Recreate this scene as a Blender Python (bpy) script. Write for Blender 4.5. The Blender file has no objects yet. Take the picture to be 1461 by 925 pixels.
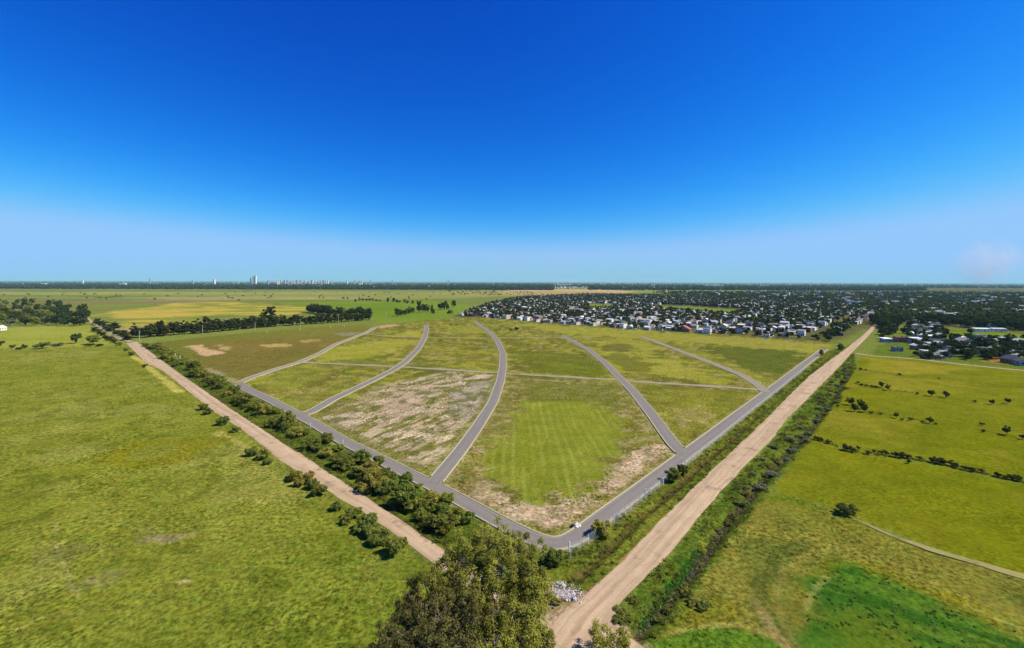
import bpy, math, random
import numpy as np

# ------------------------------------------------------------------ set-up
SC = bpy.context.scene
COL = SC.collection
rnd = random.Random(11)
F, CX, CY, HZ = 635.0, 730.5, 462.5, -60.8        # focal length / centre / horizon offset of the photograph (px)
CAMH = 60.0
ROLL = math.radians(0.145)
KEXP = np.array((1.42, 1.46, 2.05))                                        # radiance of a sunlit white ground at the chosen exposure

def unroll(px, py):
    u, v = px - CX, py - CY
    return (u * math.cos(ROLL) + v * math.sin(ROLL), -u * math.sin(ROLL) + v * math.cos(ROLL))
def G(px, py):
    """photo pixel -> point of the flat land (x, y) in metres"""
    u, v = unroll(px, py)
    d = F * CAMH / max(v - HZ, .6)
    return (u / F * d, d)
def GP(pts): return [G(*p) for p in pts]
def AT(px, py, d):
    """photo pixel at depth d -> (x, y, z)"""
    u, v = unroll(px, py)
    return (u / F * d, d, CAMH - (v - HZ) / F * d)
def M_PER_PX(d): return d / F

def s2l(c):
    c = np.asarray(c, float) / 255.0
    return np.where(c <= .04045, c / 12.92, ((c + .055) / 1.055) ** 2.4)
def alb(c):                                        # colour seen in sunlight -> base colour
    return np.clip(s2l(c) / KEXP, 0, 1)

# ------------------------------------------------------------------ noise (world space)
def _h(ix, iy, s):
    n = (ix.astype(np.int64) * 374761393 + iy.astype(np.int64) * 668265263 + s * 1442695041) & 0xffffffff
    n = ((n ^ (n >> 13)) * 1274126177) & 0xffffffff
    n = ((n ^ (n >> 16)) * 2246822519) & 0xffffffff
    return ((n ^ (n >> 15)) & 0xffffff) / float(0xffffff)
def vn(x, y, s):
    ix, iy = np.floor(x), np.floor(y); fx, fy = x - ix, y - iy
    fx = fx * fx * (3 - 2 * fx); fy = fy * fy * (3 - 2 * fy)
    a, b, c, d = _h(ix, iy, s), _h(ix + 1, iy, s), _h(ix, iy + 1, s), _h(ix + 1, iy + 1, s)
    return (a * (1 - fx) + b * fx) * (1 - fy) + (c * (1 - fx) + d * fx) * fy
def fbm(x, y, scale, octv=4, s=0, rot=0.0, an=1.0, gain=.5):
    c, q = math.cos(rot), math.sin(rot)
    X, Y = (x * c + y * q) / scale, (-x * q + y * c) / (scale * an)
    t, a, n = 0, 1, 0
    for k in range(octv):
        t = t + a * vn(X + 17.3 * k, Y - 9.1 * k, s + k * 7); n += a; a *= gain; X = X * 2.03; Y = Y * 2.03
    return np.clip((t / n - .5) * 1.7 + .5, 0, 1)
def sst(a, b, x):
    t = np.clip((x - a) / (b - a), 0, 1); return t * t * (3 - 2 * t)
def poly_sd(x, y, P):
    """signed distance to polygon, positive inside"""
    P = np.asarray(P, float); n = len(P)
    d2 = np.full(x.shape, 1e18); ins = np.zeros(x.shape, bool)
    for i in range(n):
        ax, ay = P[i]; bx, by = P[(i + 1) % n]
        ex, ey = bx - ax, by - ay; L = ex * ex + ey * ey + 1e-12
        t = np.clip(((x - ax) * ex + (y - ay) * ey) / L, 0, 1)
        d2 = np.minimum(d2, (x - ax - t * ex) ** 2 + (y - ay - t * ey) ** 2)
        c = ((ay > y) != (by > y))
        with np.errstate(divide='ignore', invalid='ignore'):
            c &= x < (bx - ax) * (y - ay) / (by - ay + 1e-300) + ax
        ins ^= c
    return np.where(ins, 1, -1) * np.sqrt(d2)
def line_d(x, y, P):
    d2 = np.full(x.shape, 1e18)
    for (ax, ay), (bx, by) in zip(P[:-1], P[1:]):
        ex, ey = bx - ax, by - ay; L = ex * ex + ey * ey + 1e-12
        t = np.clip(((x - ax) * ex + (y - ay) * ey) / L, 0, 1)
        d2 = np.minimum(d2, (x - ax - t * ex) ** 2 + (y - ay - t * ey) ** 2)
    return np.sqrt(d2)
def inside(x, y, P):
    return bool(poly_sd(np.array([x]), np.array([y]), P)[0] > 0)

# ------------------------------------------------------------------ objects
def tag(o, label=None, cat=None, group=None, kind=None):
    if label: o['label'] = label
    if cat: o['category'] = cat
    if group: o['group'] = group
    if kind: o['kind'] = kind
    return o
def empty(name, loc, rz=0.0):
    o = bpy.data.objects.new(name, None); COL.objects.link(o)
    o.empty_display_size = .5; o.location = loc; o.rotation_euler = (0, 0, rz); return o
def link(name, me, parent=None):
    o = bpy.data.objects.new(name, me); COL.objects.link(o)
    if parent: o.parent = parent
    return o
def np_mesh(name, V, Q, mats, mi=None, col=None, smooth=False, uv=None, tri=False):
    V = np.asarray(V, np.float32); Q = np.asarray(Q, np.int32); k = Q.shape[1]
    me = bpy.data.meshes.new(name)
    me.vertices.add(len(V)); me.vertices.foreach_set('co', V.ravel())
    me.loops.add(Q.size); me.loops.foreach_set('vertex_index', Q.ravel())
    me.polygons.add(len(Q))
    me.polygons.foreach_set('loop_start', np.arange(0, Q.size, k, dtype=np.int32))
    me.polygons.foreach_set('loop_total', np.full(len(Q), k, np.int32))
    if mi is not None: me.polygons.foreach_set('material_index', np.asarray(mi, np.int32))
    if smooth: me.polygons.foreach_set('use_smooth', np.ones(len(Q), bool))
    me.update(calc_edges=True)
    if col is not None:
        c = np.ones((len(V), 4), np.float32); c[:, :np.shape(col)[1]] = col
        a = me.color_attributes.new('Col', 'FLOAT_COLOR', 'POINT'); a.data.foreach_set('color', c.ravel())
    if uv is not None:
        l = me.uv_layers.new(name='UVMap'); l.data.foreach_set('uv', np.asarray(uv, np.float32)[Q.ravel()].ravel())
    for m in mats: me.materials.append(m)
    return me
class MB:
    """collects boxes, tubes and polygons into one mesh (quads and tris mixed)"""
    def __init__(s): s.v, s.f, s.m = [], [], []
    def add(s, vs, fs, m=0):
        b = len(s.v); s.v += [tuple(v) for v in vs]; s.f += [tuple(b + i for i in f) for f in fs]; s.m += [m] * len(fs)
    def box(s, c, d, rz=0, m=0, tx=1.0, ty=None):
        ty = tx if ty is None else ty
        co, si = math.cos(rz), math.sin(rz); vs = []
        for z, kx, ky in ((-.5, 1, 1), (.5, tx, ty)):
            for x, y in ((-.5, -.5), (.5, -.5), (.5, .5), (-.5, .5)):
                X, Y = x * d[0] * kx, y * d[1] * ky
                vs.append((c[0] + X * co - Y * si, c[1] + X * si + Y * co, c[2] + z * d[2]))
        s.add(vs, [(3, 2, 1, 0), (4, 5, 6, 7), (0, 1, 5, 4), (1, 2, 6, 5), (2, 3, 7, 6), (3, 0, 4, 7)], m)
    def tube(s, pts, rad, n=6, m=0):
        rings = []
        for i, p in enumerate(pts):
            a = np.array(pts[max(i - 1, 0)], float); b = np.array(pts[min(i + 1, len(pts) - 1)], float)
            t = (b - a) / (np.linalg.norm(b - a) + 1e-9)
            u = np.cross(t, (0, 0, 1.0)) if abs(t[2]) < .95 else np.cross(t, (0, 1.0, 0)); u /= np.linalg.norm(u); w = np.cross(t, u)
            rings.append([np.array(p) + rad[i] * (math.cos(k * 2 * math.pi / n) * u + math.sin(k * 2 * math.pi / n) * w) for k in range(n)])
        vs = [v for r in rings for v in r]; fs = []
        for i in range(len(pts) - 1):
            for k in range(n):
                fs.append((i * n + k, i * n + (k + 1) % n, (i + 1) * n + (k + 1) % n, (i + 1) * n + k))
        fs += [tuple(range(n))[::-1], tuple((len(pts) - 1) * n + k for k in range(n))]
        s.add(vs, fs, m)
    def mesh(s, name, mats, smooth=False):
        me = bpy.data.meshes.new(name); me.from_pydata(s.v, [], s.f)
        for m in mats: me.materials.append(m)
        me.polygons.foreach_set('material_index', np.array(s.m, np.int32))
        if smooth: me.polygons.foreach_set('use_smooth', np.ones(len(s.f), bool))
        me.update(); return me
    def build(s, name, mats, parent=None, smooth=False):
        return link(name, s.mesh(name, mats if isinstance(mats, list) else [mats], smooth), parent)

# ------------------------------------------------------------------ materials
def new_mat(name):
    m = bpy.data.materials.new(name); m.use_nodes = True
    nt = m.node_tree; return m, nt, nt.nodes, nt.nodes['Principled BSDF']
def N(nt, t, **kw):
    n = nt.nodes.new(t)
    for k, v in kw.items():
        if k.startswith('i_'): n.inputs[k[2:].replace('_', ' ')].default_value = v
        else: setattr(n, k, v)
    return n
def worldpos(nt): return N(nt, 'ShaderNodeNewGeometry').outputs['Position']
def noise(nt, vec, scale, detail=4, rough=.55):
    n = N(nt, 'ShaderNodeTexNoise'); n.inputs['Scale'].default_value = scale; n.inputs['Detail'].default_value = detail
    n.inputs['Roughness'].default_value = rough; nt.links.new(vec, n.inputs['Vector']); return n.outputs['Fac']
def mrange(nt, v, a, b, c, d):
    n = N(nt, 'ShaderNodeMapRange'); nt.links.new(v, n.inputs[0])
    for i, q in enumerate((a, b, c, d)): n.inputs[i + 1].default_value = q
    return n.outputs[0]
def math_(nt, op, a, b):
    n = N(nt, 'ShaderNodeMath', operation=op)
    for i, q in enumerate((a, b)):
        if isinstance(q, (int, float)): n.inputs[i].default_value = q
        else: nt.links.new(q, n.inputs[i])
    return n.outputs[0]
def mixc(nt, f, a, b, mode='MIX'):
    n = N(nt, 'ShaderNodeMix', data_type='RGBA', blend_type=mode)
    for s, q in ((0, f), (6, a), (7, b)):
        if isinstance(q, (int, float)): n.inputs[s].default_value = q
        elif isinstance(q, (tuple, list, np.ndarray)): n.inputs[s].default_value = (*[float(t) for t in q[:3]], 1)
        else: nt.links.new(q, n.inputs[s])
    return n.outputs[2]

def ground_mat():
    m, nt, nd, p = new_mat('ground_cover_soil_and_grass')
    P = worldpos(nt)
    vc = N(nt, 'ShaderNodeVertexColor', layer_name='Col'); a = vc.outputs[0]
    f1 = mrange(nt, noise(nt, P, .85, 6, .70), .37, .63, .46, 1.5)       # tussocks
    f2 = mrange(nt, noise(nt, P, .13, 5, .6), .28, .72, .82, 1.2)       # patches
    f3 = mrange(nt, noise(nt, P, 1.5, 4, .6), .53, .62, 1, .52)                   # dark spots: tussock shadows painted into the colour, with darker weeds
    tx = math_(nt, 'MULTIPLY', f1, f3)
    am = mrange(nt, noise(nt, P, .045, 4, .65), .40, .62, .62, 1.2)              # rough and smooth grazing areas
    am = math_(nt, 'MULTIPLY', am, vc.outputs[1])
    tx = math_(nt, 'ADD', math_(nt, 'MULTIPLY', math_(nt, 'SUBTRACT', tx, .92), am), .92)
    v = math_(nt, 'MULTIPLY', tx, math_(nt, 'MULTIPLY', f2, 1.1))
    c = N(nt, 'ShaderNodeVectorMath', operation='SCALE'); nt.links.new(a, c.inputs[0]); nt.links.new(v, c.inputs['Scale'])
    hue = mrange(nt, noise(nt, P, .35, 4, .6), .35, .68, 0, 1)
    warm = mixc(nt, 1.0, c.outputs[0], (1.10, .98, .92), 'MULTIPLY'); cool = mixc(nt, 1.0, c.outputs[0], (.93, 1.03, 1.0), 'MULTIPLY')
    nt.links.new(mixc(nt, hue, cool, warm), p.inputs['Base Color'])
    p.inputs['Roughness'].default_value = .95; p.inputs['Specular IOR Level'].default_value = 0
    b = N(nt, 'ShaderNodeBump'); b.inputs['Strength'].default_value = .8; b.inputs['Distance'].default_value = .35
    nt.links.new(noise(nt, P, 1.3, 5, .7), b.inputs['Height']); nt.links.new(b.outputs[0], p.inputs['Normal'])
    return m
def dirt_mat(name, c0, c1, rut=True):
    m, nt, nd, p = new_mat(name)
    P = worldpos(nt); uv = N(nt, 'ShaderNodeUVMap').outputs[0]
    mp = N(nt, 'ShaderNodeMapping'); mp.inputs['Scale'].default_value = (1.0, .05, 1); nt.links.new(uv, mp.inputs[0])
    streak = mrange(nt, noise(nt, mp.outputs[0], 1.5, 5, .65), .3, .7, 0, 1)
    blot = mrange(nt, noise(nt, P, .22, 5, .6), .32, .7, 0, 1)
    mp2 = N(nt, 'ShaderNodeMapping'); mp2.inputs['Scale'].default_value = (1.0, .018, 1); nt.links.new(uv, mp2.inputs[0])
    wide = mrange(nt, noise(nt, mp2.outputs[0], .62, 3, .5), .38, .62, 0, 1)
    f = math_(nt, 'MULTIPLY', streak, .34); f = math_(nt, 'ADD', f, math_(nt, 'MULTIPLY', blot, .28)); f = math_(nt, 'ADD', f, math_(nt, 'MULTIPLY', wide, .38))
    c = mixc(nt, f, alb(c0), alb(c1))
    if rut is True: c = mixc(nt, mrange(nt, noise(nt, P, .16, 5, .7), .55, .68, 0, .7), c, alb([q * .80 for q in c0]))
    if isinstance(rut, float):
        sx_ = N(nt, 'ShaderNodeSeparateXYZ'); nt.links.new(uv, sx_.inputs[0])
        e_ = math_(nt, 'ABSOLUTE', math_(nt, 'SUBTRACT', sx_.outputs[0], rut), 0)
        e_ = mrange(nt, math_(nt, 'ADD', e_, math_(nt, 'MULTIPLY', noise(nt, P, .5, 5, .7), 1.4)), rut + .15, rut + .85, 0, .8)
        c = mixc(nt, e_, c, alb((186, 172, 146)))
    g = mrange(nt, noise(nt, P, 3.0, 5, .7), .3, .7, .86, 1.14)
    s = N(nt, 'ShaderNodeVectorMath', operation='SCALE'); nt.links.new(c, s.inputs[0]); nt.links.new(g, s.inputs['Scale'])
    nt.links.new(s.outputs[0], p.inputs['Base Color']); p.inputs['Roughness'].default_value = .95; p.inputs['Specular IOR Level'].default_value = .05
    b = N(nt, 'ShaderNodeBump'); b.inputs['Strength'].default_value = .5; b.inputs['Distance'].default_value = .12
    nt.links.new(noise(nt, mp.outputs[0], 2.2, 5, .7), b.inputs['Height']); nt.links.new(b.outputs[0], p.inputs['Normal'])
    return m
def plain(name, c, rough=.8, var=.18, scale=.6, metal=0, seen=True, objvar=0.0):
    m, nt, nd, p = new_mat(name)
    base = alb(c) if seen else np.asarray(c, float)
    co = N(nt, 'ShaderNodeTexCoord').outputs['Object']
    v = mrange(nt, noise(nt, co, scale, 4, .6), .3, .7, 1 - var, 1 + var)
    if objvar:
        r = mrange(nt, N(nt, 'ShaderNodeObjectInfo').outputs['Random'], 0, 1, 1 - objvar, 1 + objvar); v = math_(nt, 'MULTIPLY', v, r)
    s = N(nt, 'ShaderNodeVectorMath', operation='SCALE'); s.inputs[0].default_value = [float(t) for t in base]; nt.links.new(v, s.inputs['Scale'])
    nt.links.new(s.outputs[0], p.inputs['Base Color']); p.inputs['Roughness'].default_value = rough; p.inputs['Metallic'].default_value = metal
    p.inputs['Specular IOR Level'].default_value = .2
    return m
def leaf_mat(name, dark, light, trans=.28, objvar=.22):
    m = bpy.data.materials.new(name); m.use_nodes = True; nt = m.node_tree; nt.nodes.clear()
    out = N(nt, 'ShaderNodeOutputMaterial')
    t = N(nt, 'ShaderNodeSeparateColor'); nt.links.new(N(nt, 'ShaderNodeVertexColor', layer_name='Col').outputs[0], t.inputs[0])
    c = mixc(nt, t.outputs[0], dark, light)
    r = N(nt, 'ShaderNodeObjectInfo').outputs['Random']
    k = mrange(nt, r, 0, 1, 1 - objvar, 1 + objvar)
    s = N(nt, 'ShaderNodeVectorMath', operation='SCALE'); nt.links.new(c, s.inputs[0]); nt.links.new(k, s.inputs['Scale'])
    h = N(nt, 'ShaderNodeHueSaturation'); nt.links.new(s.outputs[0], h.inputs['Color'])
    nt.links.new(mrange(nt, math_(nt, 'FRACT', math_(nt, 'MULTIPLY', r, 7.31), 0), 0, 1, .475, .52), h.inputs['Hue'])
    d = N(nt, 'ShaderNodeBsdfDiffuse'); tr = N(nt, 'ShaderNodeBsdfTranslucent'); mx = N(nt, 'ShaderNodeMixShader'); mx.inputs[0].default_value = trans
    nt.links.new(h.outputs[0], d.inputs[0]); nt.links.new(h.outputs[0], tr.inputs[0])
    nt.links.new(d.outputs[0], mx.inputs[1]); nt.links.new(tr.outputs[0], mx.inputs[2]); nt.links.new(mx.outputs[0], out.inputs[0])
    return m

M = {}
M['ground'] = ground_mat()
M['dirt'] = dirt_mat('pale_pink_dirt', (178, 149, 129), (236, 205, 184))
M['track'] = dirt_mat('light_dusty_track', (172, 156, 128), (212, 194, 166))
M['field_track'] = dirt_mat('grassy_field_track', (160, 150, 96), (192, 178, 130))
M['asphalt'] = dirt_mat('worn_grey_asphalt', (140, 131, 138), (160, 151, 156), 2.25)
M['cross_path'] = dirt_mat('grey_dirt_cross_path', (152, 142, 126), (198, 184, 164))
M['dusty_asphalt'] = dirt_mat('dust_covered_asphalt', (152, 143, 136), (178, 167, 152), 2.25)
M['kerb'] = plain('pale_concrete_kerb', (196, 186, 168), .9, .15, .8)
M['bark'] = plain('brown_bark', (.10, .075, .055), .9, .3, 2, seen=False)
M['pale_bark'] = plain('pale_eucalyptus_bark', (.24, .20, .165), .85, .3, 1.2, seen=False)
M['leaf_hedge'] = leaf_mat('hedge_leaves', (.070, .085, .012), (.27, .285, .050))
M['leaf_bright'] = leaf_mat('bright_shrub_leaves', (.09, .115, .014), (.32, .35, .055), .35)
M['leaf_olive'] = leaf_mat('olive_leaves', (.15, .145, .020), (.50, .45, .075), .38)
M['leaf_grey'] = leaf_mat('grey_green_leaves', (.10, .115, .05), (.25, .265, .12))
M['leaf_dark'] = leaf_mat('dark_tree_leaves', (.032, .041, .012), (.098, .112, .030))
M['leaf_mid'] = leaf_mat('forest_leaves', (.026, .042, .011), (.092, .122, .030))
M['leaf_weed'] = leaf_mat('weed_leaves', (.060, .085, .012), (.22, .255, .046), .38)
M['leaf_lush'] = leaf_mat('lush_water_plant_leaves', (.07, .15, .018), (.19, .29, .045), .4)
M['leaf_dry'] = leaf_mat('dry_brown_weed_stems', (.13, .12, .06), (.30, .27, .14), .3)
M['leaf_grass'] = leaf_mat('meadow_grass_blades', (.11, .145, .022), (.22, .25, .05), .4)
M['white'] = plain('white_painted_concrete', (.72, .71, .68), .7, .12, 1, seen=False)
M['pole'] = plain('weathered_pale_timber', (.40, .36, .30), .85, .2, 2, seen=False)
M['wire'] = plain('galvanised_wire', (.55, .55, .53), .5, .05, 2, seen=False)
M['rubble'] = plain('white_rubble', (.60, .57, .52), .9, .4, 1.2, seen=False)
M['brick_bit'] = plain('broken_orange_brick', (.42, .17, .09), .9, .25, 2, seen=False)
M['slab'] = plain('grey_pink_concrete_slab', (.42, .36, .31), .9, .2, 1, seen=False)
M['black'] = plain('black_plastic', (.02, .02, .02), .6, .2, 1, seen=False)
M['glass'] = plain('dark_window_glass', (.03, .035, .04), .15, .1, 1, seen=False)
M['door'] = plain('dark_timber_door', (.10, .065, .04), .7, .2, 2, seen=False)
WALLS = {'white': (.78, .73, .62), 'cream': (.62, .53, .38), 'grey': (.42, .39, .34), 'brick': (.34, .165, .105), 'pink': (.55, .40, .34), 'blue': (.42, .46, .52)}
ROOFS = {'white': (.74, .69, .58), 'pale grey': (.52, .475, .40), 'grey': (.28, .26, .22), 'dark': (.09, .082, .075), 'terracotta': (.34, .135, .075), 'tan': (.46, .40, .32)}
for k, c in WALLS.items(): M['wall_' + k] = plain(k + '_render_wall', c, .85, .14, .5, seen=False, objvar=.15)
for k, c in ROOFS.items(): M['roof_' + k] = plain(k.replace(' ', '_') + '_roof', c, .6, .18, .7, seen=False, objvar=.18)

# ------------------------------------------------------------------ layout lines (photo pixels)
LD_L = [(180,490),(209,518),(233,529.5),(275.5,563.7),(308.6,589.4),(345,613),(378.5,639),(400,657.8),(425,671.5),(468,700.7),(516.8,729.9),(555.7,757),(606.4,795),(680,850),(775,925),(830,970)]
LD_R = [(195,487.5),(219.5,506.5),(253.5,531),(294,559),(327,582),(363.8,606),(412,638),(425.3,645.5),(464,671),(513,703),(536,719),(585,751),(622,778),(700,828),(800,905),(880,960)]
RD_L = [(1272,443.2),(1254,456.5),(1230.5,479.5),(1208,497),(1183.8,514.6),(1152.7,538.8),(1111,580),(1080,611),(1067.7,623),(1027,661),(988,698.5),(951,734),(928.5,758),(902,785),(875,815),(833,850),(800,878),(772,915),(762,930),(752,945)]
RD_R = [(1274.5,443.2),(1258,457.5),(1239,480),(1218,500.8),(1208,512),(1184,537),(1154.4,567),(1125,596),(1100,629),(1069.7,659),(1032.7,697),(999.6,736),(960,784),(946,800),(924,822),(902,844),(880,868),(885,900),(935,935),(950,950)]
PERIM = [(341,548.5),(356,557.5),(383,569.5),(422,590.5),(451,606),(487,628),(539,654),(585,677.5),(609,689),(650,710),(687,730.5),(729,753.5),(764,770),(786,776.5),(800,776),(813,771),(828,761.5),(858,738.5),(904,704.5),(940,677.5),(974,651.5),(1016,620.3),(1052,592.5),(1091,563.5),(1123,539),(1146,521),(1168,504.5),(1177,498)]
S1 = [(341,546.5),(360,538.3),(393,527),(428,516.7),(456,504.5),(479,491.4),(502,482.6),(524.6,473.7),(534.7,467.4)]
S2 = [(426,592),(442,589),(475.7,569.5),(502,557),(537,540),(560,528.5),(577.8,517),(595.5,499.5),(606,482),(608.8,470),(607.6,463.6)]
S3 = [(618,690),(628,678),(656.5,643),(679.5,611),(702.5,575),(713.5,545),(717.3,524),(717.6,504),(709.5,486),(699,474),(686.7,466),(678,459.5)]
S4 = [(975,648),(961,634),(948.5,617.5),(929,590.5),(904,559.5),(884.6,539.5),(862,516.7),(841.5,500.5),(821,489),(801,479)]
S5 = [(1094,560),(1083,550.5),(1059,535.7),(1024,521.5),(986,507),(960.6,497.4),(935,487.5),(916,481)]
CS1 = [(428,516.9),(456,518.5),(512,520.5),(552.5,522.5),(583,524.3),(638.5,527.3),(684,530.5),(712,532),(725,533),(796,537),(846.6,540),(882,542),(902,544.3),(948,547),(998.6,550),(1049,553.5),(1085,556.5)]
CS2 = [(518,476.5),(557.5,480),(604,482),(650,482),(709,482.5),(760,482.2),(806,481.5),(850,481)]
T_LEFT = [(187,488),(168.4,481.6),(154.7,474),(137,462.7),(128.7,458),(122,453)]           # lane beyond the crossroads
T_RIGHT = [(1221,504),(1240,507.7),(1280,510.5),(1315.6,513.3),(1368.6,520),(1461,529),(1560,539)]
T_FIELD = [(1205,734),(1232,746),(1268,763),(1310,778),(1351,791),(1400,805),(1461,823),(1560,852)]
T_FAINT = [(290,525),(314,534.5),(341,546.5)]
W = {k: GP(v) for k, v in dict(PERIM=PERIM, S1=S1, S2=S2, S3=S3, S4=S4, S5=S5, CS1=CS1, CS2=CS2, TL=T_LEFT, TR=T_RIGHT, TF=T_FIELD, TN=T_FAINT).items()}

def resample(P, step):
    P = np.asarray(P, float); d = np.r_[0, np.cumsum(np.hypot(*np.diff(P, axis=0).T))]
    n = max(2, int(d[-1] / step) + 1); t = np.linspace(0, d[-1], n)
    return np.c_[np.interp(t, d, P[:, 0]), np.interp(t, d, P[:, 1])]
def smooth_line(P, step, it=3):
    Q = resample(P, step)
    for _ in range(it):
        R = Q.copy(); R[1:-1] = .25 * Q[:-2] + .5 * Q[1:-1] + .25 * Q[2:]; Q = R
    return Q
def normals(Q):
    t = np.gradient(Q, axis=0); t /= np.linalg.norm(t, axis=1)[:, None] + 1e-9
    return np.c_[-t[:, 1], t[:, 0]]
ROADS_L = resample(GP(LD_L), 2.0); ROADS_R = resample(GP(LD_R), 2.0)

# ------------------------------------------------------------------ ground sheet
def edges_to_mid(A, B, n):
    def rs(P):
        P = np.asarray(GP(P)); d = np.r_[0, np.cumsum(np.hypot(*np.diff(P, axis=0).T))]; t = np.linspace(0, d[-1], n)
        return np.c_[np.interp(t, d, P[:, 0]), np.interp(t, d, P[:, 1])]
    return rs(A), rs(B)
ldl, ldr = edges_to_mid(LD_L, LD_R, 360)
rdl, rdr = edges_to_mid(RD_L, RD_R, 620)
LDP = np.r_[ldl, ldr[::-1]]; RDP = np.r_[rdl, rdr[::-1]]
def coarse(P, k): return P[::k]
DITCH_R = GP([(900,910),(915,893),(940,866),(966,837.5),(997.5,797.6),(1037,744),(1057,720),(1088,683),(1120,650),(1160,606),(1190,566),(1212,528)])
DITCH_M = GP([(822,826),(845,805),(880,772),(915,737),(955,704),(1000,664),(1050,621),(1100,577),(1150,535),(1190,503)])
DITCH_H = GP([(205,496),(240,519),(300,556),(360,592),(420,627),(480,667),(540,707),(600,745),(640,770)])

def ground_z(x, y):
    z = -.22 * fbm(x, y, 9, 3, 5)
    for L, w, dep in ((DITCH_R, 2.6, 1.1), (DITCH_M, 1.8, .6), (DITCH_H, 1.8, .6)):
        d = line_d(x, y, L); z = z - dep * (1 - sst(0, w, d))
    return z
def ground_z1(x, y): return float(ground_z(np.array([float(x)]), np.array([float(y)]))[0])

SITE = GP([(338,546),(428,517),(534,466),(608,457),(690,452),(780,461),(862,467),(1027,477),(1188,489),(1178,502),(974,657),(800,783),(764,776),(422,598)])
def build_ground():
    dy = np.r_[np.arange(1.0, 60, .9), np.arange(60, 575, 1.25)]
    yr = np.r_[-45000, -3000, -600, -150, 0, 30, (F * CAMH / dy)[::-1], 52000]; yr.sort()
    tc = np.arange(-1.36, 1.36, .0021)
    tc = np.r_[-700, -150, -30, -8, -4, -2.4, -1.9, -1.55, tc, 1.55, 1.9, 2.4, 4, 8, 30, 150, 700]
    T, Y = np.meshgrid(tc, yr); X = np.clip(T * np.maximum(Y, 62.0), -52000, 52000)
    nr, nc = X.shape
    x, y = X.ravel(), Y.ravel()
    n1 = fbm(x, y, 45, 5, 21); n2 = fbm(x, y, 12, 4, 33); n3 = fbm(x, y, 160, 4, 44); n4 = fbm(x, y, 4.0, 3, 52)
    C = lambda c: s2l(c)[None, :]
    def lerp(a, b, t): return a * (1 - t[:, None]) + b * t[:, None]
    col = lerp(lerp(C((128, 140, 66)), C((148, 150, 84)), n3), C((108, 124, 52)), fbm(x, y, 420, 4, 61) * .7)
    tex = np.ones(len(x)); tex *= 1 - .45 * sst(-2, 2, poly_sd(x, y, GP([(1232,507),(1461,530),(1900,580),(1900,1000),(1461,822),(1197,727),(1104,702),(1212,528)])))
    def put(m, c):
        nonlocal col; col = lerp(col, c, np.clip(m, 0, 1))
    def two(a, b, n): return lerp(C(a), C(b), n)
    def region(poly, c, soft=1.5, warp=0.0, wscale=10, amt=1.0, world=False):
        P = poly if world else GP(poly)
        d = poly_sd(x, y, P)
        if warp: d = d + warp * 2 * (fbm(x, y, wscale, 4, int(abs(P[0][0]) * 7) % 1000) - .5)
        m = sst(-soft, soft, d)
        put(m * amt, c)
        return m
    # far plains and strips beyond the fields on the left
    put(sst(.45, .7, fbm(x, y, 260, 5, 311, 0, .25)) * .6 * sst(500, 800, y), two((150,140,92),(104,118,60),n1))
    region([(-60,417),(1000,415),(900,418.5),(650,426),(520,428),(0,425)], two((158,158,94),(132,142,70),fbm(x,y,300,4,3,an=.3)), 60, 60, 300)
    for (P, c) in (([(-60,417.5),(300,417),(560,418),(480,420),(200,419.6),(-60,420)], (168,160,104)), ([(0,421),(160,421.5),(330,423),(200,424),(0,424)], (112,132,56)), ([(180,425),(420,423.5),(540,425),(420,428),(240,427.5)], (172,160,108)), ([(-60,433),(60,431),(130,437),(120,442),(-60,440)], (126,122,66)), ([(330,428.5),(480,429),(520,433),(400,432)], (116,126,58)), ([(100,421.6),(150,423.6),(168,421),(180,424.4),(140,425)], (84,90,52))):
        region(P, C(c) * (.85 + .3 * n1)[:, None], 10, 22, 130, .75)
    region([(0,425.5),(60,428),(200,429.5),(330,427),(360,429),(230,432.5),(90,432)], two((165,140,110),(120,112,74),fbm(x,y,120,3,9)), 20, 30, 120)
    region([(400,431),(640,430),(690,440),(640,455),(540,462),(500,450)], two((112,138,40),(132,150,58),n3), 12, 10, 60)
    region([(130,452),(150,444),(200,439),(260,432),(340,431),(420,436),(450,443),(400,449),(330,449),(290,457),(200,464),(165,463)], two((196,176,84),(146,148,66),sst(.3,.7,fbm(x,y,60,5,71,an=.5))), 14, 40, 90)
    region([(140,449),(240,438),(330,440),(300,446),(200,452)], two((208,172,96),(186,166,82),n1), 14, 40, 70, .45)
    region([(172,469),(190,465),(300,459),(330,455),(318,462),(240,472),(190,478)], two((196,170,128),(150,140,84),n2), 6, 10, 30)
    region([(700,416.5),(740,413.2),(860,413.6),(905,416.5),(880,420),(760,421.5)], two((226,186,160),(196,160,120),n3), 30, 30, 200)
    region([(560,418.5),(700,415),(900,416),(860,421),(700,423)], two((178,160,112),(160,150,96),n3), 60, 60, 300, .7)
    # settlement and wood floor
    region([(640,452),(700,434),(760,424),(1000,417),(1300,410),(1600,410),(1600,480),(1461,475),(1262,462),(1188,490),(1027,477),(862,466),(722,458)], two((84,92,48),(124,116,80),n2), 8, 8, 40)
    region([(912,436),(980,437.2),(1055,442.6),(1044,448.5),(1010,446),(960,441.5)], two((118,140,50),(132,148,64),n1), 5)
    region([(839,434),(873,434.3),(870,439),(848,440)], two((124,140,56),(134,148,66),n1), 5)
    region([(1246,497),(1300,476),(1345,470),(1461,476),(1600,484),(1600,541),(1461,526),(1316,511),(1240,506)], two((112,132,44),(96,112,44),n1), 3, 3, 20)
    region([(1345,472),(1461,477),(1600,484),(1600,492),(1461,485),(1380,483)], two((128,146,46),(116,136,40),n1), 3)
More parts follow.
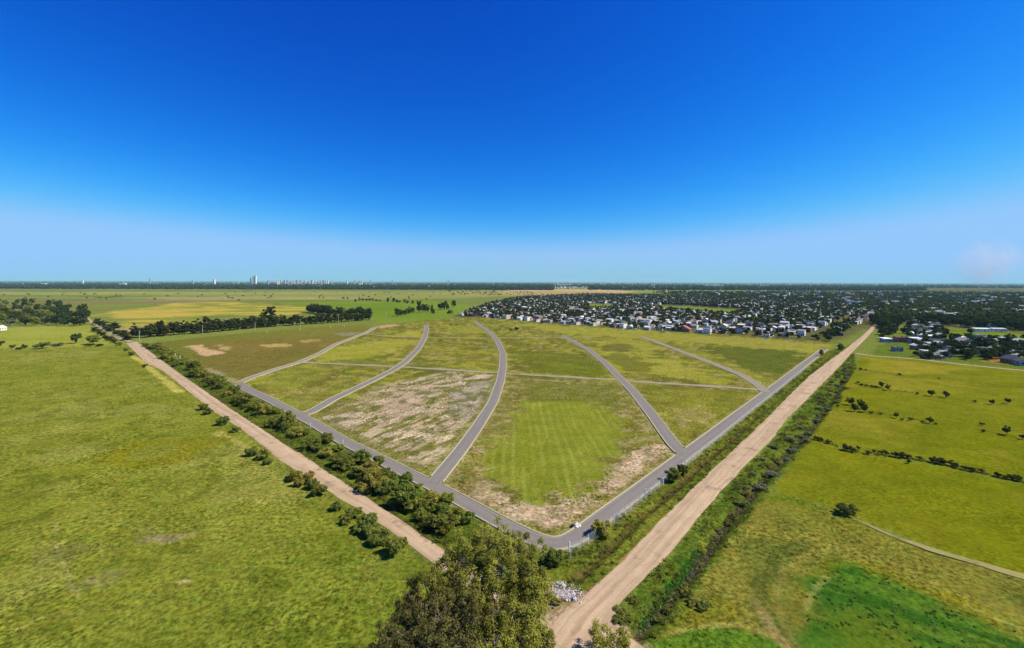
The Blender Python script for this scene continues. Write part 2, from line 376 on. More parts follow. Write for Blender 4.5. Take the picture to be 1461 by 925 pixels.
    region([(1408,508),(1432,510),(1440,520),(1412,518)], two((176,128,74),(140,118,66),n2), 3, 4, 10)
    # left meadow and the field behind it
    meadow = [(-700,470),(-200,500),(0,499.5),(60,497.5),(128,495.5),(178,493),(233,530),(345,614),(468,702),(606,797),(800,960),(900,1100),(-900,1100)]
    mc = lerp(two((138,142,50),(152,152,68),n1), C((116,124,40)), n2 * .6)
    mc = lerp(mc, C((104,122,36)), sst(-25, 25, x * .5 + 30 - (y - 90) * .35) * .55)
    mc = lerp(mc, C((156,154,82)), sst(.58, .9, fbm(x, y, 26, 4, 15)) * .55)
    mc = lerp(mc, C((92,106,28)), sst(.60, .85, n4) * .5)
    region(meadow, mc, 1.5, 1, 6)
    region([(-700,462),(-200,464),(0,468),(58,466),(128,464),(160,480),(176,491),(128,494.5),(60,496.5),(0,498),(-700,520)], two((150,156,56),(168,168,82),fbm(x,y,60,4,18,an=.3)), 3, 2, 10)
    region([(-100,497.3),(0,497),(34,496.3),(60,495.5),(110,493.5),(110,494.6),(40,497.5),(0,498.6)], two((166,156,98),(150,146,84),n2), 1, 1, 6)
    ex, ey = G(226, 645); e = np.hypot((x - ex) / 22.0, (y - ey) / 16.0) + (fbm(x, y, 9, 4, 81) - .5) * .55
    put(sst(1.05, .75, e) * .62, two((146,136,24),(128,124,20),n2)); put(sst(.55, .3, e) * .7, two((140,142,62),(126,134,48),n4))
    for (px, py, rx, ry, c, a) in ((240,768,5.2,2.6,(156,142,104),.85), (262,830,1.2,.7,(196,176,128),.9), (205,757,3,1.6,(150,142,86),.5), (95,790,9,4,(140,134,82),.4), (140,828,5,3,(140,134,90),.5), (340,640,4,2,(170,160,96),.4)):
        ex, ey = G(px, py); e = np.hypot((x - ex) / rx, (y - ey) / ry) + (fbm(x, y, rx * .6, 4, 83) - .5) * 1.1
        put(sst(1.1, .6, e) * a, C(c) * (0.85 + .3 * n4)[:, None])
    for L, wd, a in (([(80,740),(79,768),(86,795),(96,815),(103,838),(111,850)], .22, .4), ([(128,822),(140,835)], .25, .3), ([(148,868),(60,880),(20,900)], .2, .2)):
        put(sst(wd * 2.2, wd * .6, line_d(x, y, GP(L)) + (n4 - .5) * .5) * a, C((178,162,112)))
    # pale dry strip along the left of the far part of the lane
    put(sst(2.6, 1.0, line_d(x, y, GP([(190,508),(206,519),(225,535),(258,559)])) + (n2 - .5) * 2.2) * .9, two((206,190,110),(178,170,84),n2))
    put(sst(2.5, .5, line_d(x, y, GP([(310,618),(338,630),(350,640)])) + (n4 - .5) * 3.4) * .6, C((190,178,104)))
    # verges between dirt lane, hedge and street
    region([(200,490),(232,489),(345,552),(430,598),(640,715),(690,738),(760,782),(700,830),(622,778),(513,703),(412,638),(294,559)], two((86,104,34),(118,126,48),n2), 1.2, 1, 5)
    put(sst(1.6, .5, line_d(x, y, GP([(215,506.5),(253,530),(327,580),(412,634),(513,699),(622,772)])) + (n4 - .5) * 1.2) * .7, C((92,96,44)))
    region([(762,778),(800,786),(850,752),(985,657),(1180,501),(1215,492),(1152,541),(1067,625),(951,737),(833,850),(800,875),(740,840)], two((84,102,34),(122,126,48),n2), 1.2, 1, 5)
    put(sst(1.6, .6, line_d(x, y, DITCH_M) + (n4 - .5) * 1.6) * .75 * sst(260, 150, y), two((112,88,60),(84,78,44),n2))
    put(sst(1.1, .3, line_d(x, y, GP([(833,850),(855,835),(880,815),(902,790),(912,778)])) + (n4 - .5) * .8) * .9, C((150,108,80)))
    # right-hand fields
    rf = lerp(two((126,129,22),(138,136,36),n1), C((110,118,24)), fbm(x, y, 30, 4, 91, .2, .4) * .7)
    rf = lerp(rf, C((160,146,58)), sst(.6, .9, fbm(x, y, 24, 4, 95)) * .4)
    region([(1232,507),(1316,514.5),(1461,530),(1900,580),(1900,1000),(1461,822),(1351,789),(1197,727),(1104,702),(1120,668),(1212,528)], rf, 1.2, 1.2, 8)
    region([(1240,510),(1316,517),(1400,527),(1300,534),(1228,526)], two((168,150,62),(148,142,38),n2), 3, 5, 15, .7)
    region([(1222,530),(1300,540),(1370,560),(1290,556),(1218,543)], two((160,146,60),(142,138,34),n2), 3, 6, 15, .55)
    region([(1232,597),(1300,602),(1330,622),(1250,622)], two((156,142,60),(138,134,32),n2), 3, 6, 15, .5)
    for L, wd in (([(1160,624),(1208,640),(1239,648),(1289,652),(1338,660),(1360,665),(1423,679),(1461,687),(1540,705)], 1.0), ([(1190,579),(1228,584),(1257,590),(1327,602),(1402,614),(1461,626),(1540,643)], .55), ([(1222,548),(1267,556.5),(1330,564.5),(1391,573),(1461,581),(1560,594)], .6), ([(1222,526.5),(1284,535),(1370,543),(1461,553)], .8)):
        put(sst(wd * 1.8, wd * .5, line_d(x, y, GP(L)) + (n4 - .5) * 1.4) * .75, two((96,104,38),(112,108,44),n4))
    put(sst(2.2, .8, line_d(x, y, GP([(1162,629),(1289,656),(1360,669),(1461,691)])) + (n4 - .5) * 1.4) * .5, C((118,138,52)))
    lf = lerp(two((140,134,62),(126,126,48),n1), C((108,114,50)), sst(.5, .85, fbm(x, y, 14, 4, 97)) * .8)
    region([(1101,703),(1197,729.5),(1351,791),(1461,825),(1900,990),(1900,1300),(900,1300),(880,930),(915,895),(997,799),(1060,722)], lf, 1.0, 1.2, 6)
    region([(1101,703),(1150,714),(1180,724),(1150,724),(1090,712)], C((108,124,34)), 1, 1, 5)
    put(sst(3.5, 1, line_d(x, y, GP([(1150,776),(1100,800),(1083,835),(1085,865),(1110,900)])) + (n2 - .5) * 5) * .6, C((82,94,44)))
    put(sst(1.2, .3, line_d(x, y, GP([(1195,782),(1150,790),(1120,812),(1108,850),(1120,890),(1140,930)])) + (n4 - .5) * .8) * .45, C((150,140,76)))
    put(sst(1.3, .4, line_d(x, y, GP([(1075,850),(1090,880),(1108,905),(1128,930)])) + (n4 - .5) * .9) * .7 * sst(87, 78, y), C((174,152,104)))
    lush = [(1147,862),(1150,838),(1166,815),(1200,804),(1262,817),(1310,842),(1385,872),(1470,905),(1600,950),(1600,1100),(1160,1100),(1140,905)]
    region([(1138,862),(1150,822),(1172,803),(1225,796),(1340,842),(1461,888),(1600,935),(1600,950),(1461,905),(1310,848),(1200,812),(1155,850)], two((150,140,40),(112,112,30),n2), 1, 1.5, 5, .8)
    lc = lerp(two((72,114,34),(106,132,46),fbm(x, y, 10, 4, 101, .5, 2.5)), C((42,94,30)), sst(.35, .7, fbm(x, y, 7, 5, 105, -.55, .3)) * .7)
    tex *= 1 - .35 * region(lush, lc, 3.2, 2.5, 5)
    region([(1215,880),(1290,900),(1340,960),(1230,960),(1170,910)], two((118,124,40),(96,118,34),n2), 3, 4, 8, .8)
    put(sst(.9, .2, line_d(x, y, GP([(1150,868),(1156,850),(1168,832),(1180,822)])) + (n4 - .5) * .9) * .3, C((186,180,112)))
    put(sst(.9, .2, line_d(x, y, GP([(1385,866),(1420,881),(1461,897),(1500,912)])) + (n4 - .5) * .9) * .55, C((176,170,104)))
    region([(960,860),(1045,850),(1060,885),(940,905)], two((136,122,40),(118,120,38),n2), 1.5, 2, 5, .8)
    region([(930,907),(1040,890),(1110,915),(1140,950),(900,960)], two((78,116,36),(98,128,40),n2), 1, 1, 4)
    put(sst(.8, .2, line_d(x, y, GP([(940,905),(1000,893),(1050,890),(1100,905)])) + (n4 - .5) * .6) * .6, C((168,156,90)))
    # right ditch bank
    bank = np.r_[np.array(GP([(1218,503),(1184,540),(1154,570),(1100,633),(1033,700),(960,787),(902,848),(880,880),(900,915)])), np.array(GP([(945,915),(985,850),(1040,775),(1085,715),(1130,660),(1175,600),(1222,525)]))]
    region(bank, two((80,102,36),(112,122,46),n2), 1, 1, 5, world=True)
    put(sst(1.5, .5, line_d(x, y, DITCH_R) + (n4 - .5) * 1.2) * .85 * sst(200, 120, y), two((116,96,76),(88,74,58),n4))
    region([(906,893),(935,858),(968,815),(995,781),(1004,786),(975,825),(945,862),(920,890)], two((44,100,34),(62,112,38),n4), .6, .7, 4)
    region([(860,888),(872,880),(935,925),(960,960),(880,960)], two((176,160,128),(150,146,92),n4), 1, 1, 4)
    # the subdivision
    lot = lerp(two((126,124,50),(146,136,70),n1), C((102,106,40)), fbm(x, y, 9, 4, 111) * .6)
    region(SITE, lot, 2, world=True)
    sm = sst(-2, 4, poly_sd(x, y, SITE)); dr_ = math.atan2(1, .9)
    put(sm * sst(.44, .66, fbm(x, y, 26, 5, 301, -dr_, .35)) * .8, two((132,116,62),(118,112,50),n2))
    put(sm * sst(.48, .68, fbm(x, y, 20, 5, 303, -.5, .3)) * .75, two((164,164,52),(150,154,60),n2))
    put(sm * sst(.56, .76, fbm(x, y, 7, 5, 305, -.5, .6)) * .7, two((182,164,116),(160,142,92),n4))
    put(sm * sst(.54, .74, fbm(x, y, 5, 4, 307)) * .6, C((92,102,36)))
    brown = lerp(two((126,110,58),(142,120,70),n1), C((112,116,50)), fbm(x, y, 18, 4, 113) * .5)
    region([(204,492),(228,488),(300,480),(400,471),(520,463),(534,467),(428,516),(341,545)], two((118,120,52),(132,126,60),n1), 2)
    region([(262,505),(300,488),(380,484),(470,480),(500,481),(428,515),(341,544),(300,522)], brown, 4, 8, 25)
    for P, c, a in (([(265.5,494),(284.7,492),(297.6,498),(325,503.5),(294,508),(286.6,505)], (222,182,150), .95), ([(308,493),(316,491.6),(331,498),(321,500)], (206,180,128), .8),
                    ([(371,492),(405,490),(420,494),(379,496)], (206,178,116), .8), ([(427,485),(455,484),(462,487),(430,489)], (196,168,108), .7), ([(474,475.5),(513.5,473.5),(506,478.5),(490,479)], (162,148,136), .8),
                    ([(534,466),(560,463),(575,464.5),(545,468)], (210,170,140), .9), ([(290,524),(300,525),(341,545),(332,546),(310,535)], (184,164,138), .8), ([(440,492),(500,487),(470,497)], (150,128,76), .6)):
        region(P, two(c, tuple(int(v * .9) for v in c), n4), 1.5, 2.5, 8, a)
    hay = lambda P, a=1.0, c0=(152,152,52), c1=(172,164,80): region(P, two(c0, c1, n2), 2, 9, 13, a * .95)
    hay([(455,513),(478,497),(560,484),(596,487),(560,500),(520,515),(480,517)]); hay([(565,476),(606,470),(606,480),(560,480)]); hay([(622,462),(690,466),(700,476),(650,474)], .6)
    hay([(640,527),(700,490),(712,520),(690,530)], .25); hay([(365,545),(420,522),(455,520),(470,530),(400,570),(370,560)], .45, (132,140,54)); hay([(395,578),(480,540),(500,555),(440,588)], .4, (120,130,56))
    hay([(735,462),(860,468),(1060,482),(1185,493),(1160,503),(1080,495),(930,485),(830,478),(790,474)], .75, (156,156,60), (172,162,80))
    hay([(850,500),(900,503),(960,515),(1020,540),(1070,552),(1000,545),(930,535),(880,530)], .9); hay([(830,488),(900,482),(960,500),(900,500)], .7); hay([(985,500),(1060,515),(1100,545),(1080,545),(1020,518)], .35)
    hay([(960,560),(1050,560),(1000,590),(940,580)], .6); hay([(975,590),(1010,580),(985,625),(965,620)], .5)
    dk = lambda P, c=(96,104,36), a=.75: region(P, two(c, (106, 108, 46), n2), 2, 9, 13, min(1, a * 1.2))
    dk([(1000,495),(1080,497),(1150,505),(1110,540),(1060,525)], (88,104,40)); dk([(880,505),(950,520),(900,530),(865,512)], (110,106,52), .6); dk([(862,490),(905,492),(900,505),(860,500)], (118,108,66), .7)
    dk([(735,500),(840,508),(870,535),(760,532),(735,525)], (108,122,30), .6); dk([(600,530),(705,534),(695,556),(640,548),(580,545)], (100,110,44), .8); dk([(560,530),(600,505),(640,525)], (104,112,46), .5)
    dk([(740,540),(870,545),(905,575),(890,598),(860,580),(745,572)], (110,112,40), .8); dk([(480,520),(540,505),(550,520)], (94,112,40), .5)
    # bare, scraped soil in the lots nearest the corner; ploughed along the streets' direction
    dirx = math.atan2(1, .62)
    st = fbm(x, y, 3.2, 4, 121, dirx, .14); st2 = fbm(x, y, 12, 4, 127, dirx, .25)
    P1 = GP([(447,598),(510,566),(560,545),(640,529),(712,534),(705,560),(680,600),(630,668),(612,680),(540,645)])
    m1 = sst(-2, 6, poly_sd(x, y, P1))
    put(m1 * .55, two((150,134,92),(128,124,70),n2))
    put(m1 * sst(.35, .56, st * .35 + st2 * .65), two((220,194,178),(186,166,148),n4))
    for P, c, a in (([(538,588),(560,560),(600,548),(630,550),(605,572),(560,600)], (206,178,164), .95), ([(640,560),(690,540),(704,548),(680,590),(650,600),(635,590)], (188,172,164), .95), ([(465,602),(490,590),(525,600),(510,615)], (210,184,170), .9), ([(510,566),(560,548),(575,552),(520,578)], (200,174,156), .6)):
        d = poly_sd(x, y, GP(P)) + (st - .5) * 6
        put(sst(-2, 3, d) * a * (0.72 + .28 * sst(.3, .6, st2)), two(c, tuple(int(v * .88) for v in c), n4))
    put(m1 * sst(.55, .75, fbm(x, y, 5, 4, 131)) * .75, two((112,112,58),(92,104,44),n4))
    put(sst(7, 4.5, line_d(x, y, GP([(430,596),(487,622),(567,663),(612,683)])) + (n4 - .5) * 2) * .6, C((126,126,62)))
    put(sst(6, 4, line_d(x, y, W['S3'])) * .7 * m1, C((124,134,46)))
    P2 = GP([(640,682),(692,600),(718,545),(740,538),(884,545),(905,565),(955,635),(950,655),(812,758),(788,764),(762,757)])
    m2 = sst(-2, 5, poly_sd(x, y, P2))
    put(m2 * .8, two((140,130,74),(118,118,52),n2))
    put(m2 * sst(.55, .7, fbm(x, y, 4, 4, 133, .3, .6)) * .6, C((182,160,130)))
    band = GP([(650,690),(690,693),(725,703),(745,712),(778,715),(812,706),(850,672),(880,655),(902,638),(945,633),(948,648),(905,680),(870,702),(812,745),(785,752),(730,738),(690,712),(655,698)])
    db = poly_sd(x, y, band) + (fbm(x, y, 4, 4, 137) - .5) * 7
    put(sst(-1, 2.5, db) * (0.45 + .55 * sst(.3, .55, fbm(x, y, 2.2, 4, 139))), two((222,192,178),(182,156,134),n4))
    put(sst(1.5, -1, np.abs(db + 1)) * .35, C((120,96,60)))
    mow = GP([(675,661),(709,628),(738,585),(748,573),(800,570),(850,575),(884,590),(889,605),(886,640),(858,660),(842,685),(818,703),(790,712),(758,708),(725,694),(690,680)])
    dm = poly_sd(x, y, mow) + (fbm(x, y, 6, 5, 141) - .5) * 12
    mm = sst(-3, 3.5, dm)
    sx = x - 14 + (y - 180) * .02 * (x - 14) / 40.0
    stripe = .5 + .5 * np.cos(2 * math.pi * (sx / 3.3 + .35 * (fbm(x, y, 30, 2, 145) - .5)))
    mg = lerp(two((134,142,46),(146,148,58),n2), C((118,128,38)), fbm(x, y, 8, 4, 147) * .5)
    mg = lerp(mg, C((182,182,104)), sst(.35, 1.0, stripe) * (.36 * fbm(x, y, 22, 3, 149, math.pi / 2, .22)))
    put(mm, mg); tex *= 1 - .55 * mm
    put(sst(0, 3, poly_sd(x, y, GP([(742,545),(870,548),(895,572),(884,590),(850,575),(748,574)]))) * .6, two((106,116,36),(122,124,50),n2))
    # lot between the last two streets
    region([(930,550),(1080,560),(1050,580),(1000,612),(968,628),(945,590),(915,556)], two((136,134,54),(118,120,46),n2), 2, 3, 10, .6)
    region([(965,585),(1010,575),(1000,600),(975,622),(960,605)], two((196,168,128),(150,140,80),n4), 1, 6, 7, .55)
    # trodden edges of the streets and junction clearings
    for k in ('PERIM', 'S1', 'S2', 'S3', 'S4', 'S5'):
        put(sst(4.6, 2.6, line_d(x, y, W[k]) + (n4 - .5) * 1.6) * .6, C((168,154,116)))
    region([(772,925),(778,862),(800,846),(836,846),(880,870),(890,895),(930,935),(880,990),(730,990)], two((206,178,158),(184,156,134),n2), .6, .8, 3)
    region([(765,838),(800,832),(830,848),(800,872),(770,880),(755,862)], two((190,166,140),(142,130,84),n4), .6, 1, 3, .7)
    col = col / KEXP
    z = ground_z(x, y) * sst(4000, 600, y)
    dl = np.maximum(poly_sd(x, y, LDP[::6]), poly_sd(x, y, RDP[::6]))
    z = np.where(dl > -.6, np.minimum(z * .2, -.02), z)
    V = np.c_[x, y, z]
    idx = np.arange(nr * nc).reshape(nr, nc)
    Q = np.stack([idx[:-1, :-1], idx[:-1, 1:], idx[1:, 1:], idx[1:, :-1]], -1).reshape(-1, 4)
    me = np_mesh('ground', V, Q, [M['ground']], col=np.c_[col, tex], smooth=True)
    o = link('ground', me); tag(o, 'flat grassy farmland with lots, meadows and bare soil reaching the horizon', 'ground', kind='structure')
build_ground()

# ------------------------------------------------------------------ roads
def ribbon(name, A, B, z, mat, label, cat, jit=0.0, across=7, js=3):
    A, B = np.array(A, float), np.array(B, float); n = len(A)
    if jit:
        w = B - A; L = np.linalg.norm(w, axis=1)[:, None] + 1e-9; w = w / L
        s = np.r_[0, np.cumsum(np.hypot(*np.diff(A, axis=0).T))]
        ja = (fbm(s, s * 0 + js, 5, 4, 3) - .5) * 2 * jit; jb = (fbm(s, s * 0 + js + 50, 5, 4, 4) - .5) * 2 * jit
        A = A + w * ja[:, None]; B = B + w * jb[:, None]
    mid = (A + B) / 2; s = np.r_[0, np.cumsum(np.hypot(*np.diff(mid, axis=0).T))]
    V, U = [], []
    for k in range(across):
        t = k / (across - 1); P = A * (1 - t) + B * t
        V.append(np.c_[P, np.full(n, z) + .04 * math.sin(math.pi * t)]); U.append(np.c_[np.linalg.norm(P - A, axis=1), s])
    V = np.concatenate(V); U = np.concatenate(U); idx = np.arange(n * across).reshape(across, n)
    Q = np.stack([idx[:-1, :-1], idx[:-1, 1:], idx[1:, 1:], idx[1:, :-1]], -1).reshape(-1, 4)
    a, b, c = V[Q[0][0]], V[Q[0][1]], V[Q[0][3]]
    if np.cross(b - a, c - a)[2] < 0: Q = Q[:, ::-1]
    o = link(name, np_mesh(name, V, Q, [mat], uv=U, smooth=True)); tag(o, label, cat, kind='structure'); return o
ribbon('dirt_road', ldl, ldr, .03, M['dirt'], 'pale pink dirt road running between the left meadow and the hedge', 'road', .25)
ribbon('dirt_road', rdl, rdr, .05, M['dirt'], 'wide pale dirt road with wheel streaks running to the far settlement on the right', 'road', .3, 9, 20)
def lane(name, P, hw, z, mat, label, cat, jit=0, step=2.0, taper=0):
    Q = smooth_line(P, step); nn = normals(Q)
    if taper: hw = (hw * np.clip(np.arange(len(Q)) / taper, .05, 1))[:, None]
    return ribbon(name, Q + nn * hw, Q - nn * hw, z, mat, label, cat, jit, 5, len(P) * 3)
lane('track', W['TL'], 2.6, .03, M['track'], 'light dusty lane between dark trees beyond the crossroads on the left', 'track', .3)
lane('track', W['TR'], 2.2, .04, M['track'], 'pale track along the edge of the houses and the yellow field on the right', 'track', .5)
lane('track', W['TF'], 1.2, .03, M['field_track'], 'pale dirt track crossing the right field beside a lone round bush', 'track', .35, 2.0, 9)
lane('track', W['CS1'], 2.3, .04, M['cross_path'], 'long narrow dirt cross street through the middle of the lots', 'track', 1.0)
lane('track', W['CS2'], 1.3, .04, M['track'], 'faint dirt cross street at the far side of the lots', 'track', .5)
HW, KW = 2.25, .42
def corner_fillets(): pass
STREETS = (('PERIM', 'grey paved perimeter street bending round the near corner of the lots'), ('S1', 'grey paved street nearest the left of the lots'), ('S2', 'curving grey street between the two left lots'),
           ('S3', 'grey street curving up from the left perimeter to the centre of the lots'), ('S4', 'straight grey street meeting the right perimeter in a wide triangle'), ('S5', 'far right grey street joining the perimeter near the dirt road'))
CL = {k: smooth_line(W[k], 1.5) for k, _ in STREETS}
for i, (k, lab) in enumerate(STREETS):
    Q = CL[k]; nn = normals(Q)
    ribbon('street', Q + nn * HW, Q - nn * HW, .07 + .006 * i, M['dusty_asphalt' if k in ('S1', 'S5') else 'asphalt'], lab, 'street', 0, 5)
def kerb(k, side, lab):
    Q = CL[k]; nn = normals(Q) * side
    keep = np.ones(len(Q), bool)
    for j, _ in STREETS:
        if j != k: keep &= line_d(Q[:, 0] + nn[:, 0] * (HW + .2), Q[:, 1] + nn[:, 1] * (HW + .2), CL[j]) > HW + .25
    runs, cur = [], []
    for i, b in enumerate(keep):
        if b: cur.append(i)
        elif cur: runs.append(cur); cur = []
    if cur: runs.append(cur)
    V, Fq = [], []
    for r in runs:
        if len(r) < 3: continue
        b = len(V); P = Q[r]; q = nn[r]
        for p, w in zip(P, q):
            for off, z in ((HW - .02, -.1), (HW, .17), (HW + KW, .19), (HW + KW + .05, -.25)): V.append((p[0] + w[0] * off, p[1] + w[1] * off, z))
        for i in range(len(r) - 1):
            for j in range(3):
                a = b + i * 4 + j; f = (a, a + 1, a + 5, a + 4); Fq.append(f if side > 0 else f[::-1])
    if V:
        o = link('kerb', np_mesh('kerb', V, Fq, [M['kerb']])); tag(o, lab, 'kerb', kind='structure')
for k, lab in STREETS:
    for s, w in ((1, 'left'), (-1, 'right')):
        kerb(k, s, 'pale concrete kerb on the %s side of the %s' % (w, lab.replace('grey ', '').replace('paved ', '')))

# ------------------------------------------------------------------ foliage
def leaf_cloud(cent, rad, per, size, seed, flat=.8, shell=.55, aspect=.55, droop=0.0):
    """leaf quads spread through clumps -> V, Q, tint"""
    g = np.random.default_rng(seed); cent = np.asarray(cent, float); k = len(cent)
    rad = np.broadcast_to(np.asarray(rad, float), (k,)); n = k * per
    ci = np.repeat(np.arange(k), per)
    d = g.normal(size=(n, 3)); d /= np.linalg.norm(d, axis=1)[:, None]
    r = (shell + (1 - shell) * g.random(n)) * (.75 + .45 * g.random(n))
    p = cent[ci] + d * (r * rad[ci])[:, None] * np.array([1, 1, flat])
    a = d * .8 + g.normal(size=(n, 3)) * .5; a[:, 2] += .5; a /= np.linalg.norm(a, axis=1)[:, None]      # leaf normal leans outward
    t = np.cross(a, g.normal(size=(n, 3)));
    if droop: t[:, 2] -= droop
    t -= a * (t * a).sum(1)[:, None]; t /= np.linalg.norm(t, axis=1)[:, None] + 1e-9
    b = np.cross(a, t); s = size * (.6 + .8 * g.random(n))[:, None]
    V = np.stack([p + t * s, p + b * s * aspect, p - t * s, p - b * s * aspect], 1).reshape(-1, 3)
    tint = np.clip(np.repeat(g.random(k), per) * .55 + g.random(n) * .5, 0, 1)
    return V, np.arange(n * 4).reshape(-1, 4), np.repeat(tint, 4)
def clumps(g, n, rx, ry, rz, zc, r, lobes=3, bias=.75):
    """clump centres through an uneven crown"""
    L = [(0, 0, 0, 1.0)] + [(g.uniform(-.55, .55) * rx, g.uniform(-.55, .55) * ry, g.uniform(-.35, .5) * rz, g.uniform(.45, .75)) for _ in range(lobes)]
    C = []
    while len(C) < n:
        lx, ly, lz, ls = L[g.integers(len(L))]
        d = g.normal(size=3); d /= np.linalg.norm(d); q = bias + (1 - bias) * g.random()
        c = np.array([lx + d[0] * rx * ls * q * .92, ly + d[1] * ry * ls * q * .92, zc + lz + d[2] * rz * ls * q * .92])
        if c[2] > r * .5: C.append(c)
    return np.array(C)
def veg_meshes(key, seed, H, R, leafm, trunkH=.0, nc=34, per=70, leaf=.2, barkm='bark', stems=1, rz=None, droop=0, cr=.3):
    g = np.random.default_rng(seed)
    rz = rz or (H - trunkH) / 2; zc = trunkH + rz
    C = clumps(g, nc, R, R, rz, zc, R * cr * .8)
    V, Q, t = leaf_cloud(C, R * cr * (.75 + .5 * g.random(nc)), per, leaf, seed, droop=droop)
    V[:, 2] = np.maximum(V[:, 2], .03)
    crown = np_mesh(key + '_crown', V, Q, [M[leafm]], col=np.c_[t, t, t])
    mb = MB()
    for k in range(stems):
        a = g.uniform(0, 6.28); o = (0 if stems == 1 else R * .12)
        tp = (math.cos(a) * R * .2, math.sin(a) * R * .2, trunkH + rz * .9)
        mb.tube([(math.cos(a) * o, math.sin(a) * o, -.5), (math.cos(a) * o * 1.2, math.sin(a) * o * 1.2, trunkH * .6 + .1), tp], [H * .028 + .03, H * .02 + .02, H * .008 + .01], 6)
    base = (0, 0, trunkH * .6 + H * .12)
    for c in C[::max(1, nc // 7)]:
        m = (c * .55 + np.array(base) * .45); m[2] += H * .04
        mb.tube([base, tuple(m), tuple(c)], [H * .014 + .01, H * .009 + .008, .01], 5)
    return crown, mb.mesh(key + '_trunk', [M[barkm]])
class Proto:
    def __init__(s, name, cname, tname, sets): s.name, s.cname, s.tname, s.sets = name, cname, tname, sets; s.n = 0
    def spawn(s, x, y, scale, label, cat, group, z=None, v=None, sz=None, parts=True, root=None):
        cm, tm = s.sets[(s.n if v is None else v) % len(s.sets)]; s.n += 1
        z = ground_z1(x, y) if z is None else z
        r = empty(s.name, (x, y, z), rnd.uniform(0, 6.28)); r.scale = (scale, scale, scale if sz is None else sz)
        link(s.cname, cm, r); link(s.tname, tm, r)
        tag(r, label, cat, group); return r
SHRUB = Proto('hedge_shrub', 'foliage', 'stem', [veg_meshes('hedge_shrub', 100 + i, 3.4 + .3 * (i % 3), 2.2, ('leaf_hedge', 'leaf_hedge', 'leaf_bright', 'leaf_hedge', 'leaf_olive', 'leaf_bright')[i], .15, 40, 110, .19, stems=3) for i in range(6)])
OLIVE = Proto('meadow_shrub', 'foliage', 'stem', [veg_meshes('meadow_shrub', 150 + i, 2.6, 2.0, 'leaf_hedge' if i < 2 else 'leaf_olive', .15, 34, 100, .19, stems=3) for i in range(4)])
GREYS = Proto('ditch_shrub', 'foliage', 'stem', [veg_meshes('ditch_shrub', 180 + i, 2.2, 1.8, ('leaf_grey', 'leaf_grey', 'leaf_hedge')[i % 3], .1, 26, 80, .17, stems=3) for i in range(3)])
FTREE = Proto('field_tree', 'crown', 'trunk', [veg_meshes('field_tree', 200 + i, 4.2, 2.0, 'leaf_dark', 1.0, 26, 90, .2) for i in range(4)])
DARKT = Proto('windbreak_tree', 'crown', 'trunk', [veg_meshes('windbreak_tree', 230 + i, 9.0, 3.0, 'leaf_dark', .5, 40, 80, .36, cr=.26) for i in range(5)])
GROVE = Proto('grove_tree', 'crown', 'trunk', [veg_meshes('grove_tree', 260 + i, 9.5, 4.2, ('leaf_mid', 'leaf_hedge', 'leaf_mid')[i % 3], 1.5, 40, 80, .42, cr=.28) for i in range(6)])
PALET = Proto('pale_grove_tree', 'crown', 'trunk', [veg_meshes('pale_grove_tree', 280, 8, 4.2, 'leaf_grey', 1.2, 40, 70, .42, cr=.28)])
YARD = Proto('yard_tree', 'crown', 'trunk', [veg_meshes('yard_tree', 300 + i, 7.0, 3.3, ('leaf_mid', 'leaf_dark', 'leaf_mid')[i % 3], 1.4, 30, 60, .42, cr=.3) for i in range(6)])
SHADE = Proto('shade_tree', 'crown', 'trunk', YARD.sets)
BELT = Proto('belt_tree', 'crown', 'trunk', [YARD.sets[1], YARD.sets[4]])
FOREST = Proto('forest_tree', 'crown', 'trunk', [veg_meshes('forest_tree', 330 + i, 13, 4.8, ('leaf_mid', 'leaf_mid', 'leaf_dark')[i % 3], 3, 36, 60, .6, cr=.28) for i in range(6)])

ONES = ['', 'first', 'second', 'third', 'fourth', 'fifth', 'sixth', 'seventh', 'eighth', 'ninth', 'tenth', 'eleventh', 'twelfth', 'thirteenth', 'fourteenth', 'fifteenth', 'sixteenth', 'seventeenth', 'eighteenth', 'nineteenth']
TENS = ['', '', 'twent', 'thirt', 'fort', 'fift', 'sixt', 'sevent', 'eight', 'ninet']
def nth(n):
    if n < 20: return ONES[n]
    if n < 100: return TENS[n // 10] + ('ieth' if n % 10 == 0 else 'y-' + ONES[n % 10])
    return 'hundredth' if n == 100 else 'hundred and ' + nth(n - 100)

# hedge between the dirt road and the paved street: (crown centre x, y, radius) in photo px
HEDGE = [(224,494,5),(233,497.5,6),(239,505,8),(253.5,518,5),(262.7,516,5),(277,521.5,8),(279,530.6,8),(290,534,6),(297.6,538,7),(312,541,7),(316,549,8),(332.5,554.5,9),(336,569,6),(351,571,9),(364,578,9),(375,584,9),(391,584,8),(387.6,602,9),(408,597,11),(404,609.6,8),(424,615,9),(410,599.5,11),(421,617,7),(441,630.6,12),(466,625,9),(464,644,9),(482,637,8),(485.6,656,13),(505,649,10),(517,650,12),(524.6,665,15),(509,669.5,10),(536,660,10),(532,687,16),(520.7,679,11),(548,679,10),(560,677,7),(555.7,693,11),(579,687,11),(594.6,697,12),(575,706,16),(587,716,13),(606,722,11),(618,711,13),(636,711,10),(610,737.7,12),(633.6,743,16),(651,735,13),(626,729,11),(628,752,10),(668,738,11),(207,492,4),(214,495,4),(246,512,5),(268,523,5),(305,546,6),(325,560,6),(345,578,6),(435,615,7),(452,636,9),(497,662,9),(545,697,9),(563,712,9),(600,733,9)]
HEDGE.sort(key=lambda t: -G(t[0], t[1])[1] * -1)
